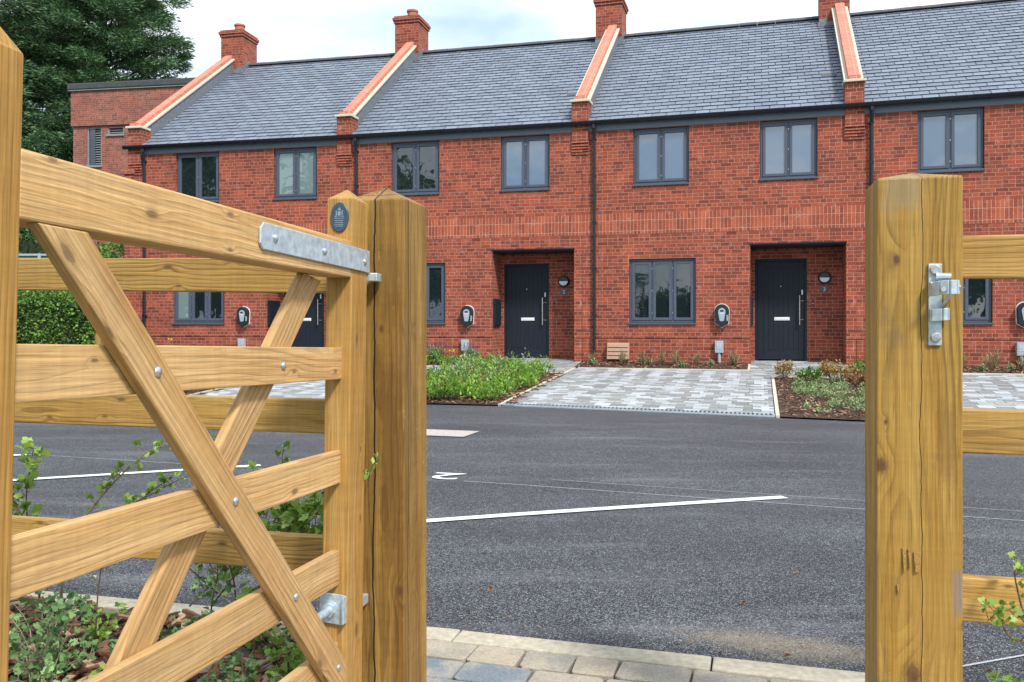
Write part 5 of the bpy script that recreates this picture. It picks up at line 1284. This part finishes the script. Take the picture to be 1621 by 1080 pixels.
louv(.62, 1.22, bandz - 1.50, bandz - .06, True); louv(1.46, 2.12, bandz - .36, bandz - .06, False)

def conifer(nm, lab, X, Y, H, Rb, z0, seed, ntier, mat, group, nl=26, ls=.42, sparse=0.0, lowest=.08):
    root = empty(nm, (X, Y, z0)); tag(root, lab, 'conifer', group); rr = random.Random(seed); rng = np.random.default_rng(seed)
    b = MB(); b.tube([(0, 0, 0), (.1, 0, H * .4), (0, .1, H * .75), (0, 0, H * .98)], [.38, .28, .14, .03], 9); b.build('trunk', M['bark'], root, uv=False, smooth=True)
    br = MB(); P = []; D = []; Z = []
    for t in range(ntier):
        f = lowest + (1 - lowest) * (t + rr.random()) / ntier; z = H * f; rad = Rb * (1 - f) ** .75 * rr.uniform(.72, 1.12)
        a = t * 2.399 + rr.uniform(-.3, .3)
        if rad < .3: rad = .3
        tip = Vector((cos(a) * rad, sin(a) * rad, z + rad * rr.uniform(-.05, .22))); o = Vector((0, 0, z - rad * .12)); mid = o.lerp(tip, .55) + Vector((0, 0, rad * .06))
        br.tube([o, mid, tip], [.07, .045, .012], 5, False)
        side = Vector((-sin(a), cos(a), 0))
        nsp = max(3, int(rad * 2.3))
        for k in range(nsp):
            s = .22 + .78 * (k + rr.random()) / nsp if rr.random() > sparse else .9
            c = (o.lerp(mid, s / .55) if s < .55 else mid.lerp(tip, (s - .55) / .45)) + side * rr.gauss(0, .16) * rad * (1.1 - s * .6) + Vector((0, 0, rr.gauss(0, .12)))
            cr_ = rr.uniform(.30, .85)
            nn = int(nl * cr_ / .45)
            q = rng.normal(0, 1, (nn, 3)); q /= np.linalg.norm(q, axis=1)[:, None]; q *= (rng.random((nn, 1)) ** .4) * cr_; q[:, 2] *= .42
            pts = q + np.array(c); dd = q * 1.0 + np.array((cos(a), sin(a), .25)) * cr_ * .7 + rng.normal(0, .12, (nn, 3)); 
            P.append(pts); D.append(dd); Z.append(ls * rng.uniform(.45, 1.15, nn))
    br.build('branch', M['bark'], root, uv=False)
    v, k = leaves(np.concatenate(P), np.concatenate(D), np.concatenate(Z), 'tuft', rng, .2, .25); fast_mesh('crown', v, k, mat, root)
    return root
c1 = at(150, 513, 42); c2 = at(-10, 513, 39); c3 = at(60, 513, 47)
conifer('cypress_tree', 'tall dark conifer directly behind the flat roofed building', c1.x + .3, 42, 29.5, 6.9, .2, 71, 300, M['conifer'], 'tall conifers behind the houses', 150, .25, .12)
conifer('cypress_tree', 'tall conifer at the far left edge, above the closing stile', c2.x - .6, 38, 26.0, 4.6, .2, 72, 230, M['conifer'], 'tall conifers behind the houses', 140, .25, .1)
conifer('cypress_tree', 'conifer farther back, seen between the two nearer conifers', c3.x - 1, 50, 30.0, 5.5, .2, 73, 170, M['conifer'], 'tall conifers behind the houses', 80, .24)
# trees on the viewer's side, seen only as reflections in the window panes
def bushy(nm, lab, X, Y, H, Rc, seed, group):
    root = empty(nm, (X, Y, -.3)); tag(root, lab, 'tree', group); rr = random.Random(seed); rng = np.random.default_rng(seed)
    b = MB(); b.tube([(0, 0, 0), (.1, 0, H * .4), (0, 0, H * .7)], [.3, .22, .08], 8)
    P = []; D = []; Z = []
    for k in range(70):
        a = rr.uniform(0, 2 * pi); e = rr.uniform(-.6, 1.4); r_ = Rc * rr.uniform(.5, 1); c = Vector((cos(a) * cos(e) * r_, sin(a) * cos(e) * r_, H * .62 + sin(e) * r_ * H * .05 * 1.2))
        b.tube([(0, 0, H * .4), tuple(c)], [.06, .015], 4, False); q = rng.normal(0, .55, (60, 3)); P.append(q + np.array(c)); D.append(q + (0, 0, .2)); Z.append(.4 * rng.uniform(.5, 1.2, 60))
    b.build('trunk', M['bark'], root, uv=False); v, k = leaves(np.concatenate(P), np.concatenate(D), np.concatenate(Z), 'oval', rng, .2, .2); fast_mesh('crown', v, k, M['shrub'], root)
conifer('young_conifer', 'small conifer opposite the houses, mirrored in the ground window left of door 3', -18.6, -30, 5.6, 1.5, -.4, 97, 40, M['shrub'], None, 20, .25)
RG = 'trees opposite the houses, reflected in their windows'
for k, (X, Y, H, Rc) in enumerate(((-27, 3, 13, 4.5), (-21, -4, 12, 4.2), (-33, 9, 14, 4.8), (-38, 2, 15, 5), (-28, -1, 5.5, 3), (-31, -5, 6, 3.2), (-25, -19, 7, 3.2), (-30, -22, 8, 3.5), (5.3, -26, 8, 3.2), (1.8, -28, 6.5, 3), (-16.2, -31, 4.3, 1.5), (-13.6, -30, 3.9, 1.3))):
    bushy('broadleaf_tree', 'broadleaf tree opposite the houses, mirrored in their windows', X, Y, H, Rc, 90 + k, RG)
